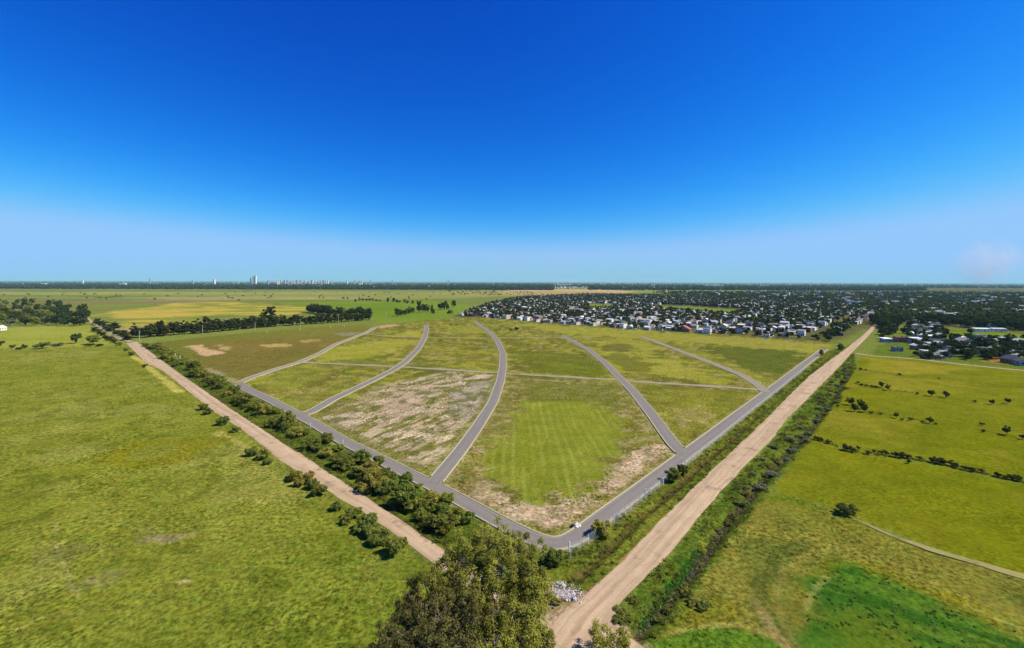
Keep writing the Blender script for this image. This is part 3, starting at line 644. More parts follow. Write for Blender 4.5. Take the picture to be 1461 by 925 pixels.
for i, (px, py, r) in enumerate(HEDGE):
    d = G(px, py + r * .6)[1]; x, y = G(px, py + r * .75); rad = r * d / F
    SHRUB.spawn(x, y, rad / 2.2 * rnd.uniform(.95, 1.25), '%s green shrub from the near end of the hedge beside the paved street' % nth(i + 1), 'shrub', 'shrubs of the hedge between dirt road and street', sz=rad / 2.2 * rnd.uniform(.65, 1.05))
MEADOW = [(290,580,6),(297,587,6),(318,600.5,8),(336,612,6),(362,644,8),(376.7,648,9),(384,657,6),(419.5,677,10),(433,683,11),(446,690,9),(453,699,10),(480,722,8),(500,733,11),(494,741,8),(524.6,742,13),(516,752,10),(531,757,11),(545,765,13),(561,778,14),(573,774,9),(536,771,9)]
MEADOW.sort(key=lambda t: -t[1])
for i, (px, py, r) in enumerate(MEADOW):
    d = G(px, py + r * .6)[1]; x, y = G(px, py + r * .7); rad = r * d / F
    OLIVE.spawn(x, y, rad / 2.0 * 1.05, '%s rounded shrub from the near end of the meadow edge beside the left dirt road' % nth(i + 1), 'shrub', 'shrubs on the meadow edge of the dirt road', v=3 if px in (419.5, 433) else (i % 2))
for i, (px, py, r, h, lab) in enumerate([(1.6,493,4,7,'small dark tree at the left edge of the meadow hedge line'),(17,497,3,5,'small round tree in the meadow hedge line right of the edge one'),(27.5,499.5,3.5,4,'low dark bush leaning against a taller one in the meadow hedge line'),(34.5,497.5,3.8,6.5,'taller of the two touching dark bushes in the meadow hedge line'),
        (60,497.5,8,9,'broad dark tree standing alone in the meadow hedge line'),(83.5,493.5,6,5,'pale leafless looking shrub in the meadow hedge line'),(109.5,490,5,15,'tall narrow tree in the meadow hedge line'),(133.5,491,6.3,13,'tall rounded tree in the meadow hedge line nearest the lane'),(128,494,5,3.5,'low scrub below the tall rounded tree'),(141,494,5,3.5,'low scrub right of the tall rounded tree')]):
    x, y = G(px, py); m = y / F
    P = PALET if i == 5 else GROVE
    P.spawn(x, y, r * m / 4.2 * 1.15, lab, 'tree', None, sz=h * m / 9.5, v=i)
for i, (px, py, r) in enumerate([(170.5,493,4),(181,500.5,3.2),(188,507,4),(206,524,3.5)]):
    x, y = G(px, py); OLIVE.spawn(x, y, r * y / F / 2.0, '%s small shrub along the left side of the dirt road below the crossroads' % nth(i + 1), 'shrub', 'small shrubs below the crossroads', v=0)
# trees lining the lane beyond the crossroads and the grove on the left
k = 0
for (px, py, r, h) in [(137,463,4,8),(141,464,4,8),(148,467,6,10),(152,470,4,7),(163,472,7,12),(158,474,5,8),(171,479,6,9),(176,481,5,8),(182,485,7,9),(166,477,4,6),(135,473,4,6),(139,475,4,6),(145,479,5,6),(151,483,4,5),(157,486,5,6),(163,489,4,5)]:
    k += 1; x, y = G(px, py); m = y / F
    DARKT.spawn(x, y, r * m / 3.0 * 1.2, '%s dark tree along the lane beyond the left crossroads' % nth(k), 'tree', 'trees along the lane beyond the crossroads', sz=h * m / 9.0)
gro = GP([(0,434),(30,431.5),(70,430.5),(104,440),(124,446),(129,460),(112,466.5),(60,464.5),(0,466)])
k = 0; pts = []
while k < 125:
    px, py = rnd.uniform(-30, 130), rnd.uniform(431, 466)
    if px > 0 and not inside(*G(px, py), gro): continue
    if any((px - a) ** 2 + ((py - b) * 2) ** 2 < 17 for a, b in pts): continue
    pts.append((px, py)); k += 1
pts.sort(key=lambda t: -t[1])
for i, (px, py) in enumerate(pts):
    x, y = G(px, py); m = y / F
    big = px > 108
    (DARKT if big else GROVE).spawn(x, y, rnd.uniform(1.5, 2.0) if big else rnd.uniform(1.0, 1.45), ('dark tall tree at the lane end of the grove on the left' if big else 'green tree in the grove behind the left field'), 'tree', 'tall trees at the lane end of the grove' if big else 'trees of the grove on the left')
for px, py, lab in ((60,462,'pale grey tree at the front of the left grove, left of its twin'),(83.5,462,'pale grey tree at the front of the left grove nearest the lane'),(14,465,'pale grey tree at the left end of the grove front')):
    x, y = G(px, py); PALET.spawn(x, y, 1.25, lab, 'tree', 'pale trees at the front of the left grove')

# windbreak rows
wb = []
def along(P, step, rr, hh, j=1.5):
    Q = resample(GP(P), step)
    for q in Q: wb.append((q[0] + rnd.uniform(-j, j), q[1] + rnd.uniform(-j, j), rr * rnd.uniform(.85, 1.2), hh * rnd.uniform(.8, 1.2)))
along([(192,482),(205,482),(250,478),(300,474.5),(349,469.5),(405,465),(477,460.5),(527,456.5)], 5.2, 4.2, 11)
along([(205,479),(255,474.5),(300,471.5),(349,466.5)], 7.0, 4.2, 11.5)
along([(440,446),(474,450),(500,450),(528,450)], 6.5, 5.0, 12)
along([(442,442),(470,445)], 9, 4.6, 11)
for px, py, rr, hh in ((382,466,7,22),(376,464,5,18),(390,464,5,16),(358,468,5,16),(366,468,4,13),(228,479,4,15),(296,473,4,15)):
    x, y = G(px, py); wb.append((x, y, rr, hh))
wb.sort(key=lambda t: t[0])
for i, (x, y, rr, hh) in enumerate(wb):
    DARKT.spawn(x, y, rr / 3.0 * 1.2, ('tallest dark tree rising above the left windbreak' if hh == 22 else '%s tree from the left in the dark windbreak behind the brown lot' % nth(i + 1)), 'tree', None if hh == 22 else 'trees of the windbreak', sz=hh / 9.0 * 1.12)
k = 0
for X, Y, r, h in [(70,195,14,22),(115,195,14,18),(200,228,14,32),(245,212,16,25),(275,212,16,25),(310,214,18,26),(345,214,16,25),(380,214,16,25),(415,218,16,22),(455,222,12,20),(540,230,18,52),(600,230,20,48),(630,236,16,34),(655,236,14,30),(710,236,16,44),(745,244,18,36),(795,248,16,38),(640,376,34,80),(675,372,34,84),(720,362,26,64),(765,350,30,76),(800,345,20,60),(865,338,30,120),(900,334,30,100),(925,330,26,84),(960,334,18,80),(1005,355,24,56),(1000,330,16,70),(1085,310,32,90),(1125,304,34,94),(1150,306,24,70),(1225,285,26,78),(1195,352,28,40),(1165,352,18,34)]:
    k += 1; x, y = G(480 + X / 7.305, 400 + Y / 7.305); m = y / F / 7.305
    DARKT.spawn(x, y, r * m / 3.0, '%s dark tree of the scattered clump on the green plain beyond the windbreak' % nth(k), 'tree', 'scattered trees on the green plain', sz=h * m / 9.0)
for px, py, r, h, lab in ((737,472,3.4,6.5,'dark round bush standing alone at the far side of the central lot'),(729,472.5,1.8,4,'small bush left of the lone dark bush at the far side of the central lot'),(773,462.5,3,5,'dark bush in front of the orange brick building at the edge of the lots'),(643,464,2.2,2.2,'low dark scrub at the far end of the curved street'),(653,464,2.2,2,'low dark scrub right of the curved street end')):
    x, y = G(px, py); m = y / F; FTREE.spawn(x, y, r * m / 2.0, lab, 'bush', None, sz=h * m / 4.2)

# right-hand fields
rows = {'front': [(1165,627,4.5),(1172,629,4),(1182,632,4.5),(1208,642,7.5),(1217,645,5),(1225,641,3.5),(1239,648.5,4.5),(1247,645,3.5),(1256,648,4.5),(1264,649,5),(1278,652,6),(1287,653,7),(1296,654,5),(1312,656,4.5),(1330,659,5.5),(1337,661,7.5),(1345,663,6),(1358,665,6.5),(1365,668,5),(1378,671,5),(1388,673,5),(1400,674,4.5),(1423,680,6),(1435,683,4.5),(1443,684,5.5),(1452,685.5,6.5),(1297,661,4)],
        'middle': [(1212.5,578,5.5),(1228,583,6.5),(1219.5,587,5.5),(1234.5,588,6),(1257,591.5,2.6),(1279,596.5,4.2),(1300,600,3.6),(1327,604,4.6),(1335,606,3),(1402,607,3.6),(1402.6,617,3.2),(1436.6,620.5,6.2),(1458.6,626.5,4),(1195,580.5,3),(1243,590.5,3),(1287,600,3),(1316,603,2.6)],
        'back': [(1223.5,547,2.6),(1258,553,4),(1267,557.5,4.4),(1309,563,3),(1329.5,565.5,4.6),(1350,567.5,4.6),(1391,574.5,3.2),(1415.8,577,4),(1438,576,4),(1244,553,3),(1251,554,3),(1236,552,3),(1229,551,3)],
        'farthest': [(1228,528.5,3),(1284,536,3.2),(1236,529,2),(1340,541,2)]}
for rn, L in rows.items():
    L.sort()
    for i, (px, py, r) in enumerate(L):
        x, y = G(px, py); m = y / F
        tall = rn in ('middle', 'back') and r > 3.9
        FTREE.spawn(x, y, r * m / 2.0 * .88, '%s %s from the left in the %s row across the right fields' % (nth(i + 1), 'dark bushy tree' if tall else 'dark low bush', rn), 'bush', 'bushes of the %s row in the right fields' % rn, sz=r * m / 2.0 * (1.0 if tall else .62))
x, y = G(1211, 734); FTREE.spawn(x, y, 13 * y / F / 2.0, 'lone dark round bush beside the field track on the right', 'bush', None, sz=13 * y / F / 2 * .5, v=1)

# shrubs on the right ditch bank
ds = []
for P, step, off, r in (([(1062,716),(1090,683),(1120,650),(1160,606),(1190,566),(1214,526)], 6.0, 2.2, 1.7), ([(1050,716),(1080,676),(1110,643),(1150,598),(1182,560),(1208,522)], 12.0, 2.5, 1.4)):
    for q in resample(GP(P), step): ds.append((q[0] + rnd.gauss(0, off * .6), q[1] + rnd.gauss(0, off), r * rnd.uniform(.6, 1.3)))
for px, py, r in ((985,852,9),(975,838,8),(1003,868,9),(955,868,7),(940,880,7),(885,872,9),(896,884,8),(882,886,9),(1000,800,5),(1040,742,7),(1046,735,7),(1018,770,5),(900,858,6),(990,862,9)):
    x, y = G(px, py); ds.append((x, y, r * y / F))
ds.sort(key=lambda t: t[1])
for i, (x, y, r) in enumerate(ds):
    GREYS.spawn(x, y, r / 1.8, sz=r / 1.8 * rnd.uniform(.45, .85), label='%s shrub from the near end of the right ditch' % nth(i + 1), cat='shrub', group='shrubs along the right ditch', v=2 if i < 14 else rnd.choice((0, 1, 2, 2)))
for px, py, r, h, lab in ((859,764,14,22,'dark green bush in front of the white fence at the near corner'),(789,806,14,20,'dark green bush at the near corner of the perimeter street'),(959,685,11,18,'dark bush between fence and road at the wide street junction'),(975,677,7,15,'smaller bush right of the dark bush at the wide street junction'),(1172,508,3,9,'dark bush at the far end of the perimeter street'),(1199,499,4,10,'dark bush beside the crossing of the far dirt road')):
    x, y = G(px, py); m = y / F; SHRUB.spawn(x, y, r * m / 2.2, lab, 'bush', None, sz=h * m / 3.6)

# ------------------------------------------------------------------ big tree in the foreground and two smaller ones
def big_tree():
    g = np.random.default_rng(5)
    bx, by = G(688, 985); root = empty('eucalyptus_tree', (bx, by, -.2)); tag(root, 'huge olive-green eucalyptus with pale limbs filling the bottom centre of the picture', 'tree')
    spec = [(706,775,69,4.6),(668,782,69,3.8),(740,790,69,4.2),(640,808,67,3.4),(676,810,66,4.4),(716,815,66,4.6),(752,815,67,3.2),(606,832,64,2.6),(632,842,64,3.0),(690,845,64,4.0),(738,846,65,3.2),(768,842,65,2.6),
            (600,882,60,3.4),(572,905,58,3.2),(630,885,59,3.6),(668,880,60,3.6),(708,880,61,3.8),(742,880,62,3.0),(560,935,56,3.4),(610,925,56,4.0),(660,925,57,4.0),(705,925,58,4.0),(745,915,60,3.0),(640,960,54,4),(700,965,55,4),(590,860,62,2.2),(655,855,63,3.0),(765,865,63,1.8)]
    mb = MB(); Vs, Ts, Vd, Td = [], [], [], []
    trunk = [(0, 0, -.6), (.3, .4, 3.0), (.1, 1.0, 6.5), (.5, 1.8, 10.0), (.9, 2.6, 13.5)]; mb.tube(trunk, [.75, .62, .52, .42, .30], 10)
    trunk2 = [(.2, .2, 1.2), (-2.2, .3, 5), (-4.0, 1.0, 8.5), (-5.0, 2.2, 11)]; mb.tube(trunk2, [.5, .4, .3, .2], 8)
    trunk3 = [(.3, .3, 2.0), (2.2, 1.6, 6), (3.4, 3.4, 9.5), (4.4, 5.2, 13.5)]; mb.tube(trunk3, [.48, .4, .3, .2], 8)
    nodes = [np.array(p, float) for p in trunk[1:] + trunk2[1:] + trunk3[1:]]
    for i, (px, py, d, r) in enumerate(spec):
        c = np.array(AT(px, py, d)) - np.array((bx, by, -.2))
        if c[2] < 2: continue
        cand = [n for n in nodes if n[2] < c[2] - .5] or nodes[:1]
        n0 = min(cand, key=lambda n: np.linalg.norm(n - c)); mid = (n0 + c) / 2 + g.normal(size=3) * .5; mid[2] -= .4
        mb.tube([n0, mid, c], [.2, .13, .06], 6)
        ns = int(11.5 * r); dirs = g.normal(size=(ns, 3)); dirs /= np.linalg.norm(dirs, axis=1)[:, None]
        sub = c + dirs * (r * (.35 + .72 * g.random(ns)))[:, None] * np.array([1, 1, .78])
        for s in sub[::2]:
            q = (c + s) / 2 + g.normal(size=3) * .3; mb.tube([c, q, s], [.065, .045, .02], 4)
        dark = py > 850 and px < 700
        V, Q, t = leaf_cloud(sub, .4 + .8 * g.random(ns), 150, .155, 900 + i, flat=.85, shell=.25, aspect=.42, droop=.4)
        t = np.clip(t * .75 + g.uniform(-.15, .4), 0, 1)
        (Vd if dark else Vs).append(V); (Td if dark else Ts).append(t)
    mb.build('trunk', M['pale_bark'], root, True)
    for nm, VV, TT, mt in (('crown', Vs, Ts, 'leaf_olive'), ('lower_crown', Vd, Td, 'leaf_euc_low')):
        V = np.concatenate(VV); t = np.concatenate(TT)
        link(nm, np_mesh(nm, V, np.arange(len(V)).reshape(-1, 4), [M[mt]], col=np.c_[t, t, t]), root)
M['leaf_euc_low'] = leaf_mat('painted_shade_olive_leaves', (.065, .066, .018), (.25, .235, .058), .32)  # shade of the lower left crown put into a darker leaf colour
big_tree()
def near_tree(px, py, H, R, seed, leafm, label, nc=70, per=90, leaf=.14):
    cm, tm = veg_meshes('small_tree', seed, H, R, leafm, .5, nc, per, leaf, 'bark', 2, cr=.22)
    x, y = G(px, py); r = empty('small_tree', (x, y, ground_z1(x, y))); link('crown', cm, r); link('trunk', tm, r); tag(r, label, 'tree')
near_tree(866, 942, 5.0, 3.3, 601, 'leaf_olive', 'olive round tree at the bottom edge right of the dirt junction')
near_tree(778, 930, 3.8, 2.2, 602, 'leaf_hedge', 'bright green bushy tree between the eucalyptus and the dirt junction', 50, 80)
near_tree(757, 915, 4.2, 2.0, 603, 'leaf_hedge', 'green bush tucked under the right side of the big eucalyptus', 50, 80)
near_tree(772, 862, 1.6, 1.5, 604, 'leaf_olive', 'low olive scrub in front of the white rubble', 24, 50, .12)
near_tree(795, 862, 1.2, 1.2, 605, 'leaf_olive', 'low dusty scrub against the right end of the rubble', 20, 50, .12)

# ------------------------------------------------------------------ weeds and grass (nobody could count them)
def tufts(name, pts, hgt, wid, mat, seed, label, cat, blades=7, lean=1.3):
    g = np.random.default_rng(seed); pts = np.asarray(pts, float); n = len(pts); k = n * blades
    P = np.repeat(pts, blades, 0) + np.c_[g.normal(0, wid * .5, k), g.normal(0, wid * .5, k)]
    z = ground_z(P[:, 0], P[:, 1]); a = g.uniform(0, 6.28, k); h = hgt * np.repeat(.5 + .9 * g.random(n), blades) * (.6 + .6 * g.random(k))
    w = wid * .34 * (.6 + .8 * g.random(k)); l = lean * h * (.4 + .8 * g.random(k)); b = a + g.uniform(-1.2, 1.2, k) + math.pi / 2
    dx, dy = np.cos(a) * w, np.sin(a) * w; lx, ly = np.cos(b) * l, np.sin(b) * l
    V = np.stack([np.c_[P[:, 0] - dx, P[:, 1] - dy, z - .03], np.c_[P[:, 0] + dx, P[:, 1] + dy, z - .03],
                  np.c_[P[:, 0] + dx * .7 + lx, P[:, 1] + dy * .7 + ly, z + h], np.c_[P[:, 0] - dx * .7 + lx, P[:, 1] - dy * .7 + ly, z + h * .92]], 1).reshape(-1, 3)
    t = np.clip(np.repeat(np.repeat(g.random(n), blades) * .6 + g.random(k) * .45, 4), 0, 1)
    o = link(name, np_mesh(name, V, np.arange(k * 4).reshape(-1, 4), [M[mat]], col=np.c_[t, t, t])); tag(o, label, cat, kind='stuff')
CLA = np.concatenate([CL[k] for k, _ in STREETS])
def scatter(poly, n, seed, world=False, dens=None, avoid=True, far=None):
    g = np.random.default_rng(seed); P = np.array(poly if world else GP(poly)); lo, hi = P.min(0), P.max(0)
    X = g.uniform(lo[0], hi[0], n * 6); Y = g.uniform(lo[1], hi[1], n * 6)
    k = poly_sd(X, Y, P) > 0
    if avoid:
        k &= poly_sd(X, Y, LDP[::6]) < .45 * g.random(len(X)); k &= poly_sd(X, Y, RDP[::6]) < .45 * g.random(len(X))
        for q, _ in STREETS: k &= line_d(X, Y, CL[q][::3]) > HW + .8
    if dens is not None: k &= g.random(len(X)) < dens(X, Y)
    if far: k &= g.random(len(X)) < np.clip((far / np.maximum(Y, 1)) ** 2, 0, 1)
    return np.c_[X, Y][k][:n]
V_L = [(202,490),(232,492),(345,555),(430,601),(640,718),(690,742),(750,782),(690,822),(622,779),(513,704),(412,639),(294,560)]
V_M = [(762,782),(800,790),(850,758),(985,661),(1180,503),(1212,494),(1152,539),(1067,623),(951,734),(833,848),(800,846),(740,830)]
V_R = [(1218,503),(1184,540),(1154,570),(1100,633),(1033,700),(960,787),(902,848),(880,880),(900,912),(945,912),(985,850),(1040,775),(1085,715),(1130,660),(1175,600),(1222,525)]
pn = lambda s, sc, a, b: (lambda X, Y: sst(a, b, fbm(X, Y, sc, 3, s)))
def clumpy(name, pts, r, per, leaf, mat, seed, label, cat, flat=.7):
    g = np.random.default_rng(seed); pts = np.asarray(pts, float); n = len(pts)
    rr = r * (.5 + .9 * g.random(n)); C = np.c_[pts, ground_z(pts[:, 0], pts[:, 1]) + rr * flat * .5]
    V, Q, t = leaf_cloud(C, rr, per, leaf, seed + 1, flat=flat, shell=.3, aspect=.6)
    o = link(name, np_mesh(name, V, Q, [M[mat]], col=np.c_[t, t, t])); tag(o, label, cat, kind='stuff')
clumpy('verge_weeds', np.r_[scatter(V_L, 8000, 1, dens=pn(7, 5, .3, .7)), scatter(V_M, 9000, 2, dens=pn(8, 4, .25, .65)), scatter(V_R, 9000, 3, dens=pn(9, 4, .25, .65))], .75, 24, .15, 'leaf_weed', 4, 'dense green weeds growing on the verges beside the dirt roads', 'weeds')
clumpy('verge_brush', np.r_[scatter(V_M, 1200, 22, dens=pn(18, 6, .5, .75)), scatter(V_R, 1100, 23, dens=pn(19, 6, .4, .65)), scatter(V_L, 3400, 24, dens=lambda X, Y: sst(5.0, 2.0, line_d(X, Y, DITCH_H)) * pn(17, 5, .25, .6)(X, Y))], 1.0, 46, .16, 'leaf_hedge', 25, 'darker knee-high brush scattered through the verges of the dirt roads', 'weeds', .8)
g = np.random.default_rng(3); q = resample(DITCH_R, .55); q = q + g.normal(0, .45, q.shape); q = q[q[:, 1] < 200]
clumpy('ditch_reeds', q, .6, 26, .16, 'leaf_dry', 5, 'brown dry stems along the bed of the right ditch', 'reeds', .6)
clumpy('hedgerow_scrub', np.r_[resample(GP([(1162,625),(1208,641),(1239,649),(1289,653),(1338,661),(1360,666),(1423,680),(1480,692)]), .8), resample(GP([(1222,548),(1267,556.5),(1300,560)]), 1.5), resample(GP([(1228,584),(1257,590),(1327,602)]), 2.2)] + np.random.default_rng(2).normal(0, .5, (2000, 2))[:len(np.r_[resample(GP([(1162,625),(1208,641),(1239,649),(1289,653),(1338,661),(1360,666),(1423,680),(1480,692)]), .8), resample(GP([(1222,548),(1267,556.5),(1300,560)]), 1.5), resample(GP([(1228,584),(1257,590),(1327,602)]), 2.2)])], .75, 26, .18, 'leaf_hedge', 27, 'low dark scrub along the old fence lines of the right fields', 'scrub', .7)
clumpy('water_plants', scatter([(906,893),(935,858),(968,815),(995,781),(1004,786),(975,825),(945,862),(920,890)], 700, 6), .4, 24, .12, 'leaf_lush', 7, 'lush bright green water plants filling the ditch beside the wide dirt road', 'plants', .5)
clumpy('tall_green_crop', scatter([(1150,862),(1153,840),(1168,818),(1200,807),(1262,820),(1310,845),(1385,875),(1470,908),(1500,960),(1160,960),(1145,905)], 160, 8, dens=pn(10, 5, .1, 1.0)), .32, 18, .16, 'leaf_lush', 9, 'tall lush green growth in the bottom right field', 'crop', .55)
clumpy('meadow_grass', np.r_[scatter([(-20,560),(250,560),(345,620),(468,708),(606,802),(790,960),(-20,960)], 5200, 10, dens=pn(11, 9, .45, .85), far=105), scatter([(1120,700),(1197,735),(1351,797),(1461,830),(1500,960),(930,960),(930,905),(1010,800)], 350, 12, dens=pn(12, 8, .5, .85))], .38, 9, .12, 'leaf_grass', 13, 'tussocky meadow grass in the left meadow and the right field', 'grass', .45)
clumpy('lot_weeds', np.r_[scatter([(450,600),(560,548),(700,540),(690,600),(625,676),(540,645)], 900, 14, dens=pn(13, 6, .5, .75)), scatter([(640,685),(675,670),(720,697),(790,716),(850,690),(890,640),(950,640),(810,755),(765,755)], 700, 15, dens=pn(14, 7, .5, .75))], .4, 9, .13, 'leaf_weed', 16, 'patchy low weeds on the bare lots', 'weeds', .45)

# ------------------------------------------------------------------ fence, posts, poles, rubble
def fence():
    P = smooth_line(W['PERIM'], 1.0); s0 = np.argmin(np.hypot(P[:, 0] - G(800, 776)[0], P[:, 1] - G(800, 776)[1])); P = P[s0:]
    nn = normals(P); off = 3.7
    e = P - nn * off if np.dot((P - nn * off)[0], (1, -1)) > np.dot((P + nn * off)[0], (1, -1)) else P + nn * off
    e = smooth_line(e, .5, 6)
    root = empty('wire_fence', (e[0][0], e[0][1], 0)); tag(root, 'pale wire mesh fence with concrete posts along the right perimeter street', 'fence')
    o = np.array((e[0][0], e[0][1], 0))
    L = resample(e, 2.9); n = len(L)
    for i, p in enumerate(L[:99]):
        mb = MB(); z = -.3; big = i % 22 == 0
        w = .26 if big else .11
        mb.box((p[0] - o[0], p[1] - o[1], .95), (w, w, 2.5 if big else 2.3), .6, 0)
        mb.tube([(p[0] - o[0], p[1] - o[1], 2.05), (p[0] - o[0] + .15, p[1] - o[1] - .15, 2.4)], [.05, .04], 5)
        mb.build('post', M['white'], root)
    me = resample(e, .5); V, Q = [], []
    def strip(a, b, w, zs=None):
        pass
    mb = MB()
    fine = me[:560]
    for z in np.arange(.1, 2.0, .27):
        for a, b in zip(fine[:-1:4], fine[4::4]):
            mb.add([(a[0] - o[0], a[1] - o[1], z), (b[0] - o[0], b[1] - o[1], z), (b[0] - o[0], b[1] - o[1], z + .03), (a[0] - o[0], a[1] - o[1], z + .03)], [(0, 1, 2, 3)])
    for a, b in zip(fine[:-1], fine[1:]):
        for s in (1, -1):
            z0, z1 = (.05, 2.0) if s > 0 else (2.0, .05)
            mb.add([(a[0] - o[0], a[1] - o[1], z0), (a[0] - o[0] + (b[0] - a[0]) * .05, a[1] - o[1] + (b[1] - a[1]) * .05, z0), (b[0] - o[0] + (b[0] - a[0]) * .05, b[1] - o[1] + (b[1] - a[1]) * .05, z1), (b[0] - o[0], b[1] - o[1], z1)], [(0, 1, 2, 3)])
    mb.build('wire_mesh', M['wire'], root)
    return e
FE = fence()
def post(px, py, h, label, w=.16, name='marker_post'):
    x, y = G(px, py); r = empty(name, (x, y, 0)); tag(r, label, 'post', 'white marker posts')
    mb = MB(); mb.box((0, 0, h / 2 - .2), (w, w, h + .4)); mb.build('shaft', M['white'], r)
    mb = MB(); mb.box((0, 0, h + .04), (w * 1.5, w * 1.5, .08), 0, 0, .6); mb.build('cap', M['white'], r)
for px, py, h, lab in ((814.3,797,2.6,'thick white fence post at the near corner by the bush'),(921,712.5,2.8,'thick white post halfway along the right perimeter fence'),(443,611,2.0,'white post beside the hedge near the second left street'),(489.5,636,2.0,'white post behind the hedge beside the left perimeter'),(250,509,2.2,'white post at the left edge of the brown lot'),(257,512,2.2,'second white post right of the one at the edge of the brown lot'),(585,684,1.6,'white post behind the dense part of the hedge'),(381,475,2.2,'short white post below the windbreak, leftmost of its line'),(428.6,472,2.2,'short white post in the middle of the line below the windbreak'),(471.7,468,2.4,'short white post right of the middle below the windbreak'),(491.3,467,2.8,'short white post near the right end of the windbreak'),(525,477,2.8,'white post on the far left street near its end')):
    post(px, py, h, lab, .3 if py < 560 else .2)
def pole(px, py, h, lab):
    x, y = G(px, py); r = empty('utility_pole', (x, y, 0)); tag(r, lab, 'pole', 'pale utility poles along the windbreak')
    mb = MB(); mb.tube([(0, 0, -.6), (0, 0, h * .5), (0, 0, h)], [.32, .28, .22], 8); mb.build('shaft', M['pole'], r)
    mb = MB(); mb.box((0, 0, h - .5), (2.4, .16, .18)); mb.build('crossarm', M['pole'], r)
    mb = MB()
    for q in (-1, 0, 1): mb.tube([(q, 0, h - .4), (q, 0, h - .1)], [.08, .05], 6)
    mb.build('insulators', M['white'], r)
for i, (px, py) in enumerate(((199,486.5),(289,477),(364,471),(428.5,466.5),(483,461.8),(530,457.5),(551.5,455.2))):
    pole(px, py, 10, '%s pale utility pole from the left along the windbreak' % nth(i + 1))
def chunk(mb, c, d, g, m):
    from mathutils import Euler, Vector as Vc
    R = Euler((g.gauss(0, .35), g.gauss(0, .35), g.uniform(0, 6.3))).to_matrix()
    vs = [tuple(R @ Vc((x * d[0] * g.uniform(.7, 1.1), y * d[1] * g.uniform(.7, 1.1), z * d[2])) + Vc(c)) for z in (-.5, .5) for x, y in ((-.5, -.5), (.5, -.5), (.5, .5), (-.5, .5))]
    mb.add(vs, [(3, 2, 1, 0), (4, 5, 6, 7), (0, 1, 5, 4), (1, 2, 6, 5), (2, 3, 7, 6), (3, 0, 4, 7)], m)
def rubble():
    g = random.Random(4); mb = MB()
    for i in range(900):
        px, py = g.gauss(800, 12), g.gauss(845, 6)
        if g.random() < .6: px, py = g.gauss(808, 9), g.gauss(849, 3.5)
        x, y = G(px, py); s = g.uniform(.06, .21); chunk(mb, (x, y, s * .2 + g.uniform(0, .18)), (s * g.uniform(1.2, 3.0), s, s * g.uniform(.25, .6)), g, g.choice((0, 0, 0, 1, 1, 1, 1, 2)))
    o = mb.build('rubble', [M['rubble'], M['slab'], M['brick_bit']]); tag(o, 'heap of broken white rubble beside the dirt junction', 'rubble', kind='stuff')
    for px, py, d, m, lab in ((783,846,(1.1,.7,.4),'brick_bit','broken orange brick lump at the left of the white rubble'),(800,834,(2.0,1.0,.3),'slab','pinkish flat slab at the back of the white rubble'),(820,856,(1.0,.7,.5),'rubble','big white block at the right end of the rubble'),(828.5,861,(.5,.35,.3),'rubble','small white stone on the dirt just right of the rubble')):
        x, y = G(px, py); b = MB(); b.box((0, 0, d[2] / 2 - .1), d, g.uniform(0, 3), 0, .8, .7)
        for k in range(3): b.box((g.uniform(-.3, .3) * d[0], g.uniform(-.3, .3) * d[1], d[2] * .7), (d[0] * .5, d[1] * .5, d[2] * .5), g.uniform(0, 3), 0, .7)
        o = b.build('concrete_lump' if m != 'brick_bit' else 'brick_lump', M[m]); o.location = (x, y, 0); tag(o, lab, 'rubble')
    x, y = G(822, 752); r = empty('dumped_sack', (x, y, 0)); tag(r, 'white dumped sacks with a black one beside the kerb at the near corner', 'sack')
    for nm, m, L in (('white_sack', 'rubble', [(0, 0, .35, 1.0), (.7, .2, .3, .8), (.3, .6, .35, .9)]), ('black_sack', 'black', [(-.9, .1, .3, .8)])):
        b = MB()
        for (a, c, z, s) in L: b.box((a, c, z), (s, s * .8, s * .7), g.uniform(0, 3), 0, .6, .7); b.box((a, c, z * .6), (s * 1.2, s, s * .4), g.uniform(0, 3), 0, .8)
        b.build(nm, M[m], r, True)
rubble()

